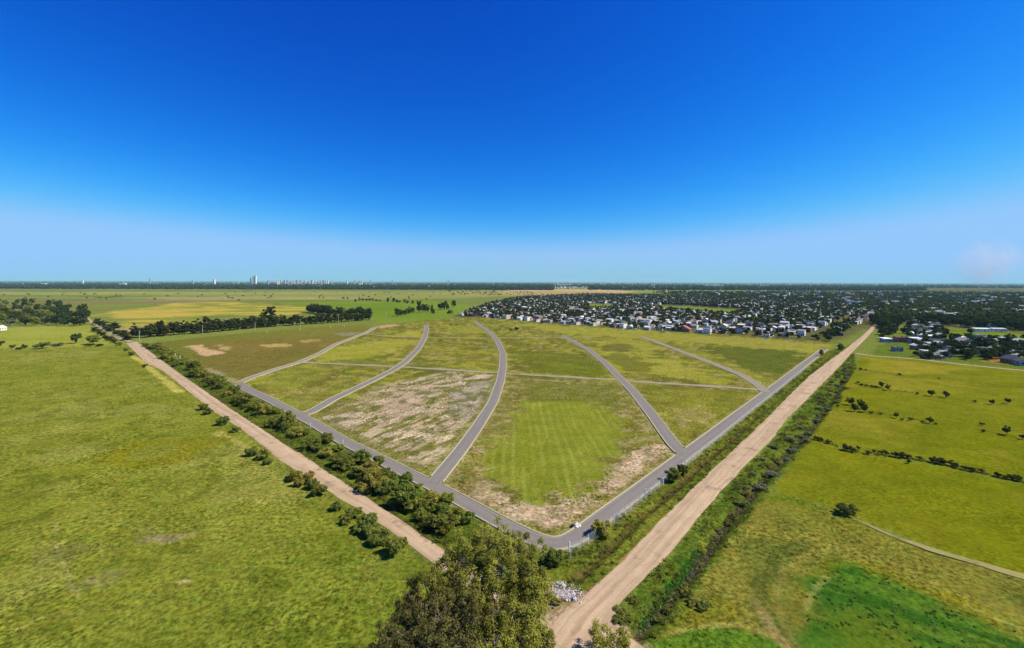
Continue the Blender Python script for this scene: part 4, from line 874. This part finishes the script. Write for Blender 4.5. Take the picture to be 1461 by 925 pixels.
# ------------------------------------------------------------------ houses
def house_parts(w, l, h, kind, wall, roof, full, seed=0):
    """list of (name, MB, materials); w along x, l along y"""
    g = random.Random(seed); out = []
    b = MB(); b.box((0, 0, h / 2 - .1), (w, l, h + .2))
    if kind == 'gable': b.add([(-w / 2, -l / 2, h), (w / 2, -l / 2, h), (0, -l / 2, h + w * .22), (-w / 2, l / 2, h), (w / 2, l / 2, h), (0, l / 2, h + w * .22)], [(0, 1, 2), (4, 3, 5)])
    out.append(('wall', b, M['wall_' + wall]))
    r = MB(); e = .35
    if kind == 'gable':
        z0, z1 = h - e * .44 + .04, h + w * .22 + .04
        for s in (-1, 1):
            A = [(s * (w / 2 + e), -l / 2 - e, z0), (0, -l / 2 - e, z1), (0, l / 2 + e, z1), (s * (w / 2 + e), l / 2 + e, z0)]
            B = [(a[0], a[1], a[2] + .12) for a in A]
            fs = [(0, 1, 2, 3), (7, 6, 5, 4), (0, 4, 5, 1), (2, 6, 7, 3), (3, 7, 4, 0)]
            r.add(A + B, fs if s < 0 else [f[::-1] for f in fs])
    elif kind == 'shed':
        A = [(-w / 2 - e, -l / 2 - e, h + .03), (w / 2 + e, -l / 2 - e, h + .03), (w / 2 + e, l / 2 + e, h + .55), (-w / 2 - e, l / 2 + e, h + .55)]
        r.add(A + [(a[0], a[1], a[2] + .12) for a in A], [(3, 2, 1, 0), (4, 5, 6, 7), (0, 1, 5, 4), (1, 2, 6, 5), (2, 3, 7, 6), (3, 0, 4, 7)])
    else:
        r.box((0, 0, h + .21), (w + .3, l + .3, .18))
        for sx, sy, dx, dy in ((0, -1, w + .3, .18), (0, 1, w + .3, .18), (-1, 0, .18, l - .06), (1, 0, .18, l - .06)): r.box((sx * (w / 2 + .06), sy * (l / 2 + .06), h + .46), (dx, dy, .3))
        r.box((w * .22, l * .15, h + .75), (1.3, 1.3, .88))
    out.append(('roof', r, M['roof_' + roof]))
    if full:
        d = MB(); d.box((w * .12, -l / 2 - .03, 1.0), (1.0, .1, 2.0)); out.append(('door', d, M['door']))
        for sx in (-.3, .36):
            q = MB(); q.box((w * sx, -l / 2 - .02, 1.6), (1.3, .08, 1.1)); out.append(('window', q, M['glass']))
        for sy in (-.2, .25):
            q = MB(); q.box((-w / 2 - .02, l * sy, 1.6), (.08, 1.2, 1.1)); out.append(('window', q, M['glass']))
            q = MB(); q.box((w / 2 + .02, l * sy, 1.6), (.08, 1.2, 1.1)); out.append(('window', q, M['glass']))
    return out
MESHES = {}
def spawn_house(x, y, rz, w, l, h, kind, wall, roof, full, label, group, name='house'):
    key = (round(w), round(l), round(h), kind, wall, roof, full)
    if key not in MESHES:
        MESHES[key] = [(n, b.mesh('house_' + n, [m])) for n, b, m in house_parts(round(w), round(l), round(h), kind, wall, roof, full)]
    r = empty(name, (x, y, 0), rz); r.scale = (w / round(w), l / round(l), h / round(h))
    for n, me in MESHES[key]: link(n, me, r)
    tag(r, label, 'house', group); return r
U = np.array((.74, -.67)); U /= np.linalg.norm(U); VV = np.array((.67, .74)); VV /= np.linalg.norm(VV); ANG = math.atan2(U[1], U[0])
SETT = GP([(655,450.5),(690,436),(740,425),(830,420.5),(900,421),(1000,424.5),(1100,428),(1190,433),(1262,440),(1236,455),(1205,476),(1186,488.5),(1100,482.5),(1027,477.5),(950,473),(862,467),(800,462),(722,458.5)])
LAWN1 = GP([(905,434),(980,436),(1062,441),(1050,450),(1010,447),(955,443)]); LAWN2 = GP([(836,433),(876,433.5),(872,440),(845,441)])
org = np.array(G(862, 467))
def pick(g):
    kind = g.choices(('flat', 'gable', 'shed'), (5, 2.2, 4))[0]
    wall = g.choices(list(WALLS), (6, 2.5, 2.5, 1.6, 1, .5))[0]
    roof = g.choices(list(ROOFS), (3.4, 4.5, 2.8, 1.6, 1.5 if kind == 'gable' else .6, 1.4))[0]
    return kind, wall, roof
cand, treec = [], []
g = random.Random(77)
for j in range(0, 130):
    for i in range(-75, 75):
        bj, bi = j % 5, i % 10
        a = org + U * (i * 11.5) + VV * (j * 14.0 + 6)
        if not (abs(a[0]) < a[1] * 1.4): continue
        if bj == 4: continue                                                      # cross streets
        if bi == 9: continue
        p = a + U * g.uniform(-2, 2) + VV * g.uniform(-3, 3)
        if g.random() < (.66 if j < 12 else .50): cand.append((p[0], p[1]))
        for _ in range(2):
            if g.random() < .70:
                t = a + U * g.uniform(-6, 6) + VV * g.uniform(-7, 7); treec.append((t[0], t[1]))
def keep(L, ok):
    A = np.array(L); k = (poly_sd(A[:, 0], A[:, 1], SETT) > 2) & (poly_sd(A[:, 0], A[:, 1], LAWN1) < -4) & (poly_sd(A[:, 0], A[:, 1], LAWN2) < -4)
    return A[k]
HS, TS = keep(cand, 0), keep(treec, 0)
HS = HS[np.argsort(np.hypot(HS[:, 0], HS[:, 1]))]
front_d = lambda p: line_d(np.array([p[0]]), np.array([p[1]]), GP([(655,450.5),(722,458.5),(862,467),(1027,477.5),(1186,488.5)]))[0]
# the houses the photograph shows on their own to the right of the dirt road
RH = [(1264,488,11,9,3.4,'shed','blue','white','white-walled house with a pale blue side beside the wide dirt road'),(1285,488,14,11,4.6,'flat','brick','terracotta','orange brick house nearest the wide dirt road on the right'),(1280,501,9,8,3.2,'flat','grey','grey','small grey house standing alone in front of the orange brick one'),
      (1306,487,13,9,3.2,'shed','grey','white','long white-roofed shed right of the orange brick house'),(1307,480,12,9,3.4,'shed','grey','white','white-roofed house behind the long white shed'),(1297,470,10,10,4,'flat','blue','pale grey','pale blue house behind the orange brick one'),(1313,473,11,9,3.6,'flat','grey','grey','grey house among trees behind the white sheds'),(1329,483.5,13,9,3.2,'shed','grey','white','white-roofed house in the dense cluster right of the lawn'),(1329,495,13,9,3.4,'shed','grey','pale grey','grey metal roofed house in the dense cluster'),
      (1325,471,10,9,3.4,'flat','cream','pale grey','cream house at the back of the dense cluster'),(1337,460,11,9,5.6,'flat','white','white','two-storey white house at the far back of the dense cluster'),(1341,472,12,9,3.4,'shed','white','white','white house at the back right of the dense cluster'),(1329,511.5,12,9,3.0,'flat','brick','tan','brown shack closest to the pale track'),(1338,512,7,6,2.6,'shed','cream','tan','small tan shack beside the pale track'),(1347,507,12,9,3,'shed','grey','grey','dark grey shack behind the pale track'),(1361,505,15,9,3.0,'shed','grey','dark','long dark roofed shed behind the pale track'),
      (1376,493,20,13,4.2,'gable','grey','grey','large grey metal barn among the right houses'),(1387,505,13,10,3.2,'shed','grey','pale grey','grey shed with a pale end right of the tree'),(1411,506,20,6,3.0,'shed','grey','white','long low white-roofed shed on the right'),(1427,500,14,9,3.2,'flat','brick','tan','brown and white house behind the long white shed'),(1420,492,13,9,3.4,'flat','white','white','white flat house in the right-hand row'),(1433,492,10,8,3.2,'shed','cream','tan','cream house next to the white flat one'),(1456,493,17,11,4.0,'gable','grey','pale grey','pale metal barn at the right edge'),
      (1444,518,14,10,3.2,'gable','brick','dark','black-roofed house beside the pale track at the right edge'),(1459,521,12,10,3.2,'gable','grey','dark','dark-roofed house cut by the right edge'),(1371,485,10,8,3,'shed','white','white','small white shed left behind the grey barn'),(1397,483,12,9,3.6,'flat','grey','pale grey','grey house at the back of the right row'),(1403,490,10,8,3.2,'flat','white','white','white house right of the round tree'),(1400,473,24,7,3.4,'shed','white','white','long white building in front of the wood, left one'),(1424,473,22,7,3.4,'shed','white','white','long white building in front of the wood, right one'),(1411,468.5,18,9,4,'gable','grey','grey','grey barn behind the long white buildings'),
      (1267,472,11,9,3.4,'shed','white','pale grey','pale house among trees left of the cluster by the road'),(1276,467,10,9,3.4,'flat','cream','grey','cream house at the wood edge by the far road'),(1450,505,9,8,3,'flat','grey','grey','grey hut between the black-roofed house and the metal barn'),(1318,497,9,8,3,'shed','brick','grey','brown hut at the left of the dense cluster'),(1320,505,8,7,2.8,'shed','cream','pale grey','pale hut at the lawn edge of the dense cluster')]
for (px, py, w, l, h, kind, wall, roof, lab) in RH:
    x, y = G(px, py); w *= .66; l *= .8; spawn_house(x, y, ANG * .25 + rnd.uniform(-.12, .12), w, l, h, kind, wall, roof, True, lab, 'houses right of the dirt road')
rp = [G(t[0], t[1]) for t in RH]; CLU = GP([(1302,490),(1296,470),(1300,461),(1345,456),(1352,470),(1344,480),(1356,500),(1352,514),(1316,512)]); RROW = GP([(1362,484),(1461,486),(1461,522),(1432,514),(1400,508),(1362,506)])
extra, gx = [], random.Random(19)
for poly, cnt in ((CLU, 34), (RROW, 16)):
    A = np.array(poly); tries = 0; got = 0
    while got < cnt and tries < 4000:
        tries += 1; p = (gx.uniform(A[:, 0].min(), A[:, 0].max()), gx.uniform(A[:, 1].min(), A[:, 1].max()))
        if not inside(p[0], p[1], poly) or min(math.hypot(p[0] - a, p[1] - b) for a, b in rp) < 9.5: continue
        rp.append(p); got += 1
        kind = gx.choice(('flat', 'shed', 'shed', 'gable')); wall = gx.choice(('white', 'cream', 'grey', 'brick', 'pink', 'grey')); roof = gx.choice(('white', 'pale grey', 'pale grey', 'grey', 'grey', 'tan', 'dark'))
        extra.append((p, kind, wall, roof, poly is CLU))
extra.sort(key=lambda e: e[0][1])
for i, (p, kind, wall, roof, c) in enumerate(extra):
    spawn_house(p[0], p[1], ANG * .25 + gx.uniform(-.3, .3), gx.uniform(5, 8.5), gx.uniform(5, 8.5), gx.uniform(2.5, 3.6), kind, wall, roof, True, '%s shack with %s roof, %s nearest among the %s' % (wall, roof, nth(i + 1), 'shacks of the right-hand houses'), 'small shacks right of the dirt road', 'shack')
# main settlement: nearest ones individually
nind = 262; nfull = 90
occ = []
for n, (x, y) in enumerate(HS[:nind]):
    kind, wall, roof = pick(g); w, l, h = g.uniform(5.5, 9.5), g.uniform(6.5, 11), g.choice((2.9, 3.1, 3.3, 3.6, 5.6))
    fd = front_d((x, y))
    row = 'front row of the settlement facing the lots' if fd < 16 else 'second row of the settlement' if fd < 32 else 'settlement behind its first rows' if fd < 110 else 'middle of the settlement'
    rn = 'flat-roofed' if kind == 'flat' else 'gabled' if kind == 'gable' else 'lean-to roofed'
    occ.append((x, y, w, l, h, kind, wall, roof, n < nfull, row, rn, fd))
frontrow = sorted([o for o in occ if o[11] < 16], key=lambda o: o[0] / o[1])
rank = {id(o): i + 1 for i, o in enumerate(frontrow)}
second = sorted([o for o in occ if 16 <= o[11] < 32], key=lambda o: o[0] / o[1]); rank2 = {id(o): i + 1 for i, o in enumerate(second)}
for o in occ:
    x, y, w, l, h, kind, wall, roof, full, row, rn, fd = o
    base = "%s %s house with %s roof" % (wall, rn, roof)
    if id(o) in rank: lab = '%s, %s from left in the front row' % (base, nth(rank[id(o)]))
    elif id(o) in rank2: lab = '%s, %s from left in the second row' % (base, nth(rank2[id(o)]))
    else: lab = '%s %s' % (base, 'just behind the second row' if fd < 110 else 'deeper in the settlement')
    spawn_house(x, y, ANG + (math.pi / 2 if g.random() < .4 else 0) + g.uniform(-.06, .06), w, l, h, kind, wall, roof, full, lab, '%s houses in the %s' % (base.replace(' house', ''), row))
x, y = G(768, 458); spawn_house(x, y, ANG, 12, 10, 7, 'flat', 'brick', 'pale grey', True, 'two-storey orange brick building at the edge of the lots', None, 'brick_building')
x, y = G(756, 457); spawn_house(x, y, ANG, 11, 9, 3.4, 'flat', 'pink', 'terracotta', True, 'low reddish house left of the orange brick building', None)
x, y = G(976, 473.2); spawn_house(x, y, ANG, 16, 8, 3.4, 'gable', 'brick', 'terracotta', True, 'long orange-roofed house in the front row facing the lots', None)
# farther houses: one mesh
def house_mass(name, pts, label, seed, sz=(7, 12), hh=(3, 5), mats=None):
    g = random.Random(seed); mb = MB(); keys = ['wall_white', 'wall_cream', 'wall_grey', 'roof_white', 'roof_pale grey', 'roof_grey', 'roof_terracotta', 'roof_dark', 'roof_tan']
    for x, y in pts:
        w, l, h = g.uniform(*sz), g.uniform(*sz), g.uniform(*hh); a = ANG + g.choice((0, math.pi / 2)) + g.uniform(-.1, .1)
        mb.box((x, y, h / 2), (w, l, h), a, g.choice((0, 0, 0, 1, 2))); mb.box((x, y, h + .3), (w + .6, l + .6, .5), a, g.choice((3, 3, 4, 4, 4, 5, 5, 6, 7, 8)), .9, .35 if g.random() < .3 else .9)
    o = mb.build(name, [M[k] for k in keys]); tag(o, label, 'houses', kind='stuff'); return o
house_mass('far_houses', [tuple(p) for p in HS[nind:]], 'mass of small pale houses filling the far part of the settlement', 5)

# trees between the houses
TS = TS[np.argsort(np.hypot(TS[:, 0], TS[:, 1]))]
def tree_mass(name, pts, H, R, mat, seed, label, per=14, cl=3, leaf=1.2):
    g = np.random.default_rng(seed); pts = np.asarray(pts, float); n = len(pts)
    h = H * (.65 + .7 * g.random(n)); r = R * (.7 + .6 * g.random(n))
    off = g.normal(size=(n, cl, 3)) * np.array([.42, .42, .2])
    C = np.stack([pts[:, None, 0] + off[..., 0] * r[:, None], pts[:, None, 1] + off[..., 1] * r[:, None], h[:, None] * (.60 + off[..., 2])], -1).reshape(-1, 3)
    V, Q, t = leaf_cloud(C, np.repeat(r * .62, cl), per, leaf, seed + 1, flat=.9, shell=.4, aspect=.8)
    V[:, 2] = np.maximum(V[:, 2], .1)
    o = link(name, np_mesh(name, V, Q, [M[mat]], col=np.c_[t, t, t])); tag(o, label, 'trees', kind='stuff'); return o
nt = 260
tl = sorted([tuple(p) for p in TS[:nt]], key=lambda p: p[0] / p[1])
for i, (x, y) in enumerate(tl):
    fd = front_d((x, y)); g.random()
    YARD.spawn(x, y, g.uniform(.55, .95), 'dark green yard tree between the houses %s' % ('nearest the lots' if fd < 18 else 'behind the front row of the settlement'), 'tree', 'yard trees nearest the lots' if fd < 18 else 'yard trees behind the front row', z=0)
rest = TS[nt:]
tree_mass('settlement_trees', rest, 7.0, 3.5, 'leaf_mid', 41, 'dark trees filling the gaps between the far houses', 26, 4, .95)
# dark hedge along the lawn and trees around the right houses
q = np.r_[resample(GP([(917,433),(980,436.3),(1068,442)]), 5), resample(GP([(1066,444),(1044,450),(1008,447.5),(955,442.5)]), 9)]
for i, p in enumerate(q):
    BELT.spawn(p[0], p[1], rnd.uniform(.95, 1.3), '%s dark tree of the belt around the green lawn inside the settlement' % nth(i + 1), 'tree', 'trees around the settlement lawn', z=0, v=1)
k = 0
for px, py, s in [(1373,509,1.0),(1399,500,1.6),(1362,489,1.1),(1382,484,.9),(1392,500,1.0),(1416,499,.9),(1424,512,.9),(1432,508,1.0),(1438,512,1.0),(1455,505,.9),(1461,512,.8),(1272,478,1),(1290,476,1),(1300,466,1.2),(1318,480,1),(1346,487,.9),(1344,499,.9),(1320,488,.8),(1349,478,.8),(1262,478,1.1),(1258,484,.8),(1311,494,.7),(1354,498,1),(1370,500,.9),(1385,477,1),(1441,487,1),(1446,497,.9),(1337,489,.8),(1335,502,.7),(1314,464,1.2),(1328,463,1.2),(1350,464,1.2),(1286,462,1.2),(1275,459,1.2)] + [(rnd.uniform(1296, 1352), rnd.uniform(461, 513), rnd.uniform(.55, .95)) for _ in range(60)] + [(rnd.uniform(1356, 1461), rnd.uniform(484, 514), rnd.uniform(.6, 1.05)) for _ in range(62)] + [(rnd.uniform(1256, 1300), rnd.uniform(462, 480), rnd.uniform(.6, 1.0)) for _ in range(34)]:
    k += 1; x, y = G(px, py); SHADE.spawn(x, y, s * 1.1, 'dark tree between the houses right of the wide dirt road', 'tree', 'trees between the right-hand houses', z=0)

# the wood on the right
WOOD = GP([(1243,462),(1262,447),(1258,439),(1190,432.5),(1100,427.5),(1000,424),(930,419),(960,415.5),(1461,413),(1800,413),(1800,478),(1461,473),(1440,470),(1380,468),(1345,462),(1300,458),(1262,470)])
Wd = np.array(WOOD); gg = np.random.default_rng(8)
sv = gg.random(26000) ** .9; yy = F * CAMH / (10.5 + sv * 64); xx = gg.uniform(.30, 1.5, 26000) * yy
k = (poly_sd(xx, yy, WOOD) > 0)
wp = np.c_[xx, yy][k]
# thin so that trees keep their distance
cell, sel = set(), []
for p in wp[np.argsort(wp[:, 1])]:
    c = (int(p[0] / 7.5), int(p[1] / 7.5))
    if p[1] < 2200 and c in cell: continue
    if len(sel) > 9000: break
    cell.add(c); sel.append(p)
sel = np.array(sel); vis = np.abs(sel[:, 0]) < sel[:, 1] * 1.16
near = np.where(vis)[0][:280]; nm = np.zeros(len(sel), bool); nm[near] = True
for i, p in enumerate(sel[nm]):
    FOREST.spawn(p[0], p[1], rnd.uniform(.6, 1.0), 'dark green forest tree at the near side of the wood on the right', 'tree', 'trees at the near side of the right wood', z=0)
tree_mass('forest', sel[~nm], 11, 5.0, 'leaf_mid', 51, 'dense dark green wood stretching to the right horizon', 26, 4, 1.3)
g2 = random.Random(3)
wp2 = [(p[0], p[1]) for p in sel[~nm] if g2.random() < .035 and p[1] > 700]
house_mass('forest_houses', wp2, 'scattered pale roofs showing between the trees of the right wood', 9, (9, 16), (9, 13))

# ------------------------------------------------------------------ far belt, town and skyline
gg = np.random.default_rng(18)
def far_pts(n, x0, x1, y0, y1, seed):
    r = np.random.default_rng(seed); px = r.uniform(x0, x1, n); py = y0 + (y1 - y0) * r.random(n) ** 1.0
    d = F * CAMH / py; return np.c_[(px - CX) / F * d, d]
tree_mass('far_tree_belt', np.r_[far_pts(8000, -150, 790, 1.4, 12.0, 61), far_pts(4500, -150, 790, 9.6, 12.4, 69)], 13, 11, 'leaf_dark', 62, 'dark bluish belt of trees along the left horizon', 16, 4, 4.2)
tree_mass('far_tree_belt', np.r_[far_pts(5200, 640, 1650, 1.2, 8.0, 63), far_pts(2600, 840, 1320, 6, 12, 75)], 11, 11, 'leaf_dark', 64, 'far dark tree line along the right horizon', 14, 4, 4.5)
tree_mass('plain_scrub', np.r_[far_pts(110, 640, 760, 12, 20, 65), far_pts(34, 300, 640, 15, 26, 66), far_pts(30, 0, 400, 18, 29, 67)], 4, 4.5, 'leaf_dark', 68, 'low dark scrub dotted over the far plain', 18, 3, 1.0)
house_mass('far_town', [tuple(p) for p in np.r_[far_pts(260, -100, 1000, 3.0, 9.5, 71), far_pts(420, 860, 1300, 6.0, 11, 72), far_pts(110, 640, 900, 7.5, 10.5, 74)]], 'pale specks of the far town along the horizon', 73, (10, 20), (6, 11))
def tower(px, top, w, d, wall, label, name='tower_block', cat='tower', group='far city towers'):
    x = (px - CX) / F * d; u, v = unroll(px, top); h = CAMH - (v - HZ) / F * d
    r = empty(name, (x, d, 0), rnd.uniform(-.4, .4)); tag(r, label, cat, group)
    m = w * d / F
    b = MB(); b.box((0, 0, h / 2), (m, m * .8, h)); b.build('wall', M['wall_' + wall], r)
    b = MB(); b.box((0, 0, h + h * .02), (m * .5, m * .4, h * .04)); b.box((0, 0, h + .3), (m * 1.03, m * .83, .6)); b.build('roof', M['roof_pale grey'], r)
    b = MB(); n = max(3, int(h / 7))
    for i in range(n): b.box((0, -m * .4, (i + .6) * h / n), (m * .8, .6, h / n * .35))
    b.build('window', M['glass'], r)
DT = 6500
for px, top, w, c, lab in ((361,394.2,2.4,'white','tall white twin tower of the city, left one'),(364.5,393.6,2.4,'white','tall white twin tower of the city, right one'),(357.5,397,1.2,'blue','slim grey-blue tower left of the white twins'),(214,397.6,1.4,'grey','lone grey tower left on the far skyline'),(306,399.0,2.4,'white','short white block left of the white twins')):
    tower(px, top, w, DT, c, lab, group=None)
sk = []
for i in range(60):
    px = rnd.choice((rnd.gauss(430, 26), rnd.uniform(380, 530), rnd.uniform(380, 470))); sk.append((px, rnd.uniform(399.5, 400.9), rnd.uniform(.7, 1.8), rnd.choice(('white', 'white', 'white', 'blue', 'cream'))))
for px in (118, 275, 340, 560, 640): sk.append((px, rnd.uniform(400.2, 400.6), rnd.uniform(1.0, 2.4), rnd.choice(('white', 'white', 'blue'))))
sk.sort()
for i, (px, top, w, c) in enumerate(sk): tower(px, top, w, DT + rnd.uniform(-400, 900), c, '%s pale block from the left along the far city skyline' % nth(i + 1))
for i, (px, py, w, h, c) in enumerate(((612,413.2,2.2,3.2,'white'),(534,413.5,2.5,2,'white'),(513,406,4,3,'white'),(620,414,6,1.2,'cream'),(805,406.5,18,1.6,'white'),(932,405.5,5,1.6,'white'),(1018,406,26,1.4,'white'),(175,407.5,9,1.6,'white'),(62,404.5,6,1.4,'white'),(1090,407,12,1.2,'grey'))):
    d = 3600 if py > 410 else 5200; x = (px - CX) / F * d; r = empty('far_shed', (x, d, 0)); m = d / F
    tag(r, '%s from the left of the long pale sheds and halls near the horizon' % nth(i + 1), 'building', 'pale halls near the horizon')
    hh = max(8, h * m) + (12 if py < 410 else 4)
    b = MB(); b.box((0, 0, hh / 2), (w * m, w * m * .4, hh)); b.build('wall', M['wall_' + c], r)
    b = MB(); b.box((0, 0, hh + .5), (w * m * 1.02, w * m * .43, 1), 0, 0, .98, .6); b.build('roof', M['roof_white'], r)

# small white farm house by the grove
x, y = G(0, 471.5); spawn_house(x, y, .2, 8, 8, 3.4, 'gable', 'white', 'white', True, 'small white farm house at the left edge in front of the grove', None, 'farm_house')

# ------------------------------------------------------------------ smoke and haze
def smoke():
    mb = bpy.data.meshes.new('smoke_plume'); import bmesh
    bm = bmesh.new(); bmesh.ops.create_icosphere(bm, subdivisions=3, radius=1.0); bm.to_mesh(mb); bm.free()
    d = 2000.0; x0, _, zc = AT(1410, 374, d); o = link('smoke_plume', mb); o.location = (x0, d, zc); o.scale = (46 * d / F, 110, 40 * d / F)
    m = bpy.data.materials.new('thin_white_smoke'); m.use_nodes = True; nt = m.node_tree; nt.nodes.clear(); out = N(nt, 'ShaderNodeOutputMaterial')
    v = N(nt, 'ShaderNodeVolumePrincipled'); v.inputs['Color'].default_value = (.95, .95, .97, 1)
    tc = N(nt, 'ShaderNodeTexCoord').outputs['Object']; ln = N(nt, 'ShaderNodeVectorMath', operation='LENGTH'); nt.links.new(tc, ln.inputs[0])
    fall = mrange(nt, ln.outputs['Value'], .25, 1.0, 1, 0); nz = mrange(nt, noise(nt, tc, 1.6, 4, .6), .40, .66, 0, 1)
    nt.links.new(math_(nt, 'MULTIPLY', math_(nt, 'MULTIPLY', fall, nz), .0130), v.inputs['Density']); nt.links.new(v.outputs[0], out.inputs['Volume'])
    mb.materials.append(m); tag(o, 'faint white smoke plume rising beyond the wood on the right', 'smoke', kind='stuff')
smoke()
def haze():
    R, top = 53000.0, 275.0
    mb = MB(); mb.box((0, 0, (top - 3.5) / 2), (2 * R, 2 * R, top + 3.5)); m = bpy.data.materials.new('thin_blue_air'); m.use_nodes = True; nt = m.node_tree; nt.nodes.clear()
    out = N(nt, 'ShaderNodeOutputMaterial'); v = N(nt, 'ShaderNodeVolumePrincipled'); v.inputs['Color'].default_value = (.47, .86, 1.0, 1); v.inputs['Density'].default_value = 2.8e-5
    v.inputs['Anisotropy'].default_value = 0.0
    nt.links.new(v.outputs[0], out.inputs['Volume']); o = mb.build('haze', m); tag(o, 'thin blue haze over the far land', 'haze', kind='stuff')
haze()

# ------------------------------------------------------------------ light, sky, camera
EXPO = .5
EL, AZ = 49.0, 96.0            # sun height and bearing clockwise from the view direction
w = bpy.data.worlds.new('World'); SC.world = w; w.use_nodes = True; nt_ = w.node_tree; bg = nt_.nodes['Background']
sky = N(nt_, 'ShaderNodeTexSky', sky_type='NISHITA', sun_disc=False, sun_elevation=math.radians(EL), sun_rotation=math.radians(AZ), altitude=60, air_density=1.0, dust_density=.3, ozone_density=3.0)
sp = N(nt_, 'ShaderNodeSeparateColor'); nt_.links.new(sky.outputs[0], sp.inputs[0]); cb = N(nt_, 'ShaderNodeCombineColor')
k = 10.0 / 2 ** EXPO
for i, (p, top_, ref) in enumerate(((4.6, .30, .41), (1.8, .59, .55), (.9, .95, .60))):    # deep polarised blue of the photograph
    a = math_(nt_, 'MULTIPLY', sp.outputs[i], .1 / ref); a = math_(nt_, 'POWER', a, p); a = math_(nt_, 'SMOOTH_MIN', math_(nt_, 'MULTIPLY', a, top_ * k), (.30, .58, .98)[i] * k); a.node.inputs[2].default_value = (.30, .30, .15)[i] * k; nt_.links.new(a, cb.inputs[i])
nt_.links.new(cb.outputs[0], bg.inputs[0]); bg.inputs[1].default_value = .1
sl = bpy.data.lights.new('sun', 'SUN'); sl.energy = 4.2; sl.angle = math.radians(.5); sl.color = (1, .955, .88)
so = bpy.data.objects.new('sun', sl); COL.objects.link(so)
so.rotation_euler = (math.radians(90 - EL), 0, math.radians(180 - AZ) - 0)
from mathutils import Vector
dv = Vector((math.sin(math.radians(AZ)) * math.cos(math.radians(EL)), math.cos(math.radians(AZ)) * math.cos(math.radians(EL)), math.sin(math.radians(EL))))
so.rotation_euler = dv.to_track_quat('Z', 'Y').to_euler()
cam = bpy.data.cameras.new('camera'); co = bpy.data.objects.new('camera', cam); COL.objects.link(co); SC.camera = co
cam.lens = 36 * F / 1461.0; cam.sensor_width = 36; cam.shift_y = HZ / 1461.0; cam.clip_start = .5; cam.clip_end = 120000
co.location = (0, 0, CAMH); co.rotation_euler = (math.pi / 2, -ROLL, 0)
vs = SC.view_settings; vs.view_transform = 'Standard'; vs.look = 'None'; vs.exposure = EXPO; vs.gamma = 1; vs.use_curve_mapping = False
SC.cycles.volume_bounces = 3; SC.cycles.max_bounces = 6; SC.cycles.diffuse_bounces = 2; SC.cycles.transmission_bounces = 2
SC.cycles.use_denoising = True
SC.cycles.volume_max_steps = 128; SC.cycles.volume_step_rate = 4
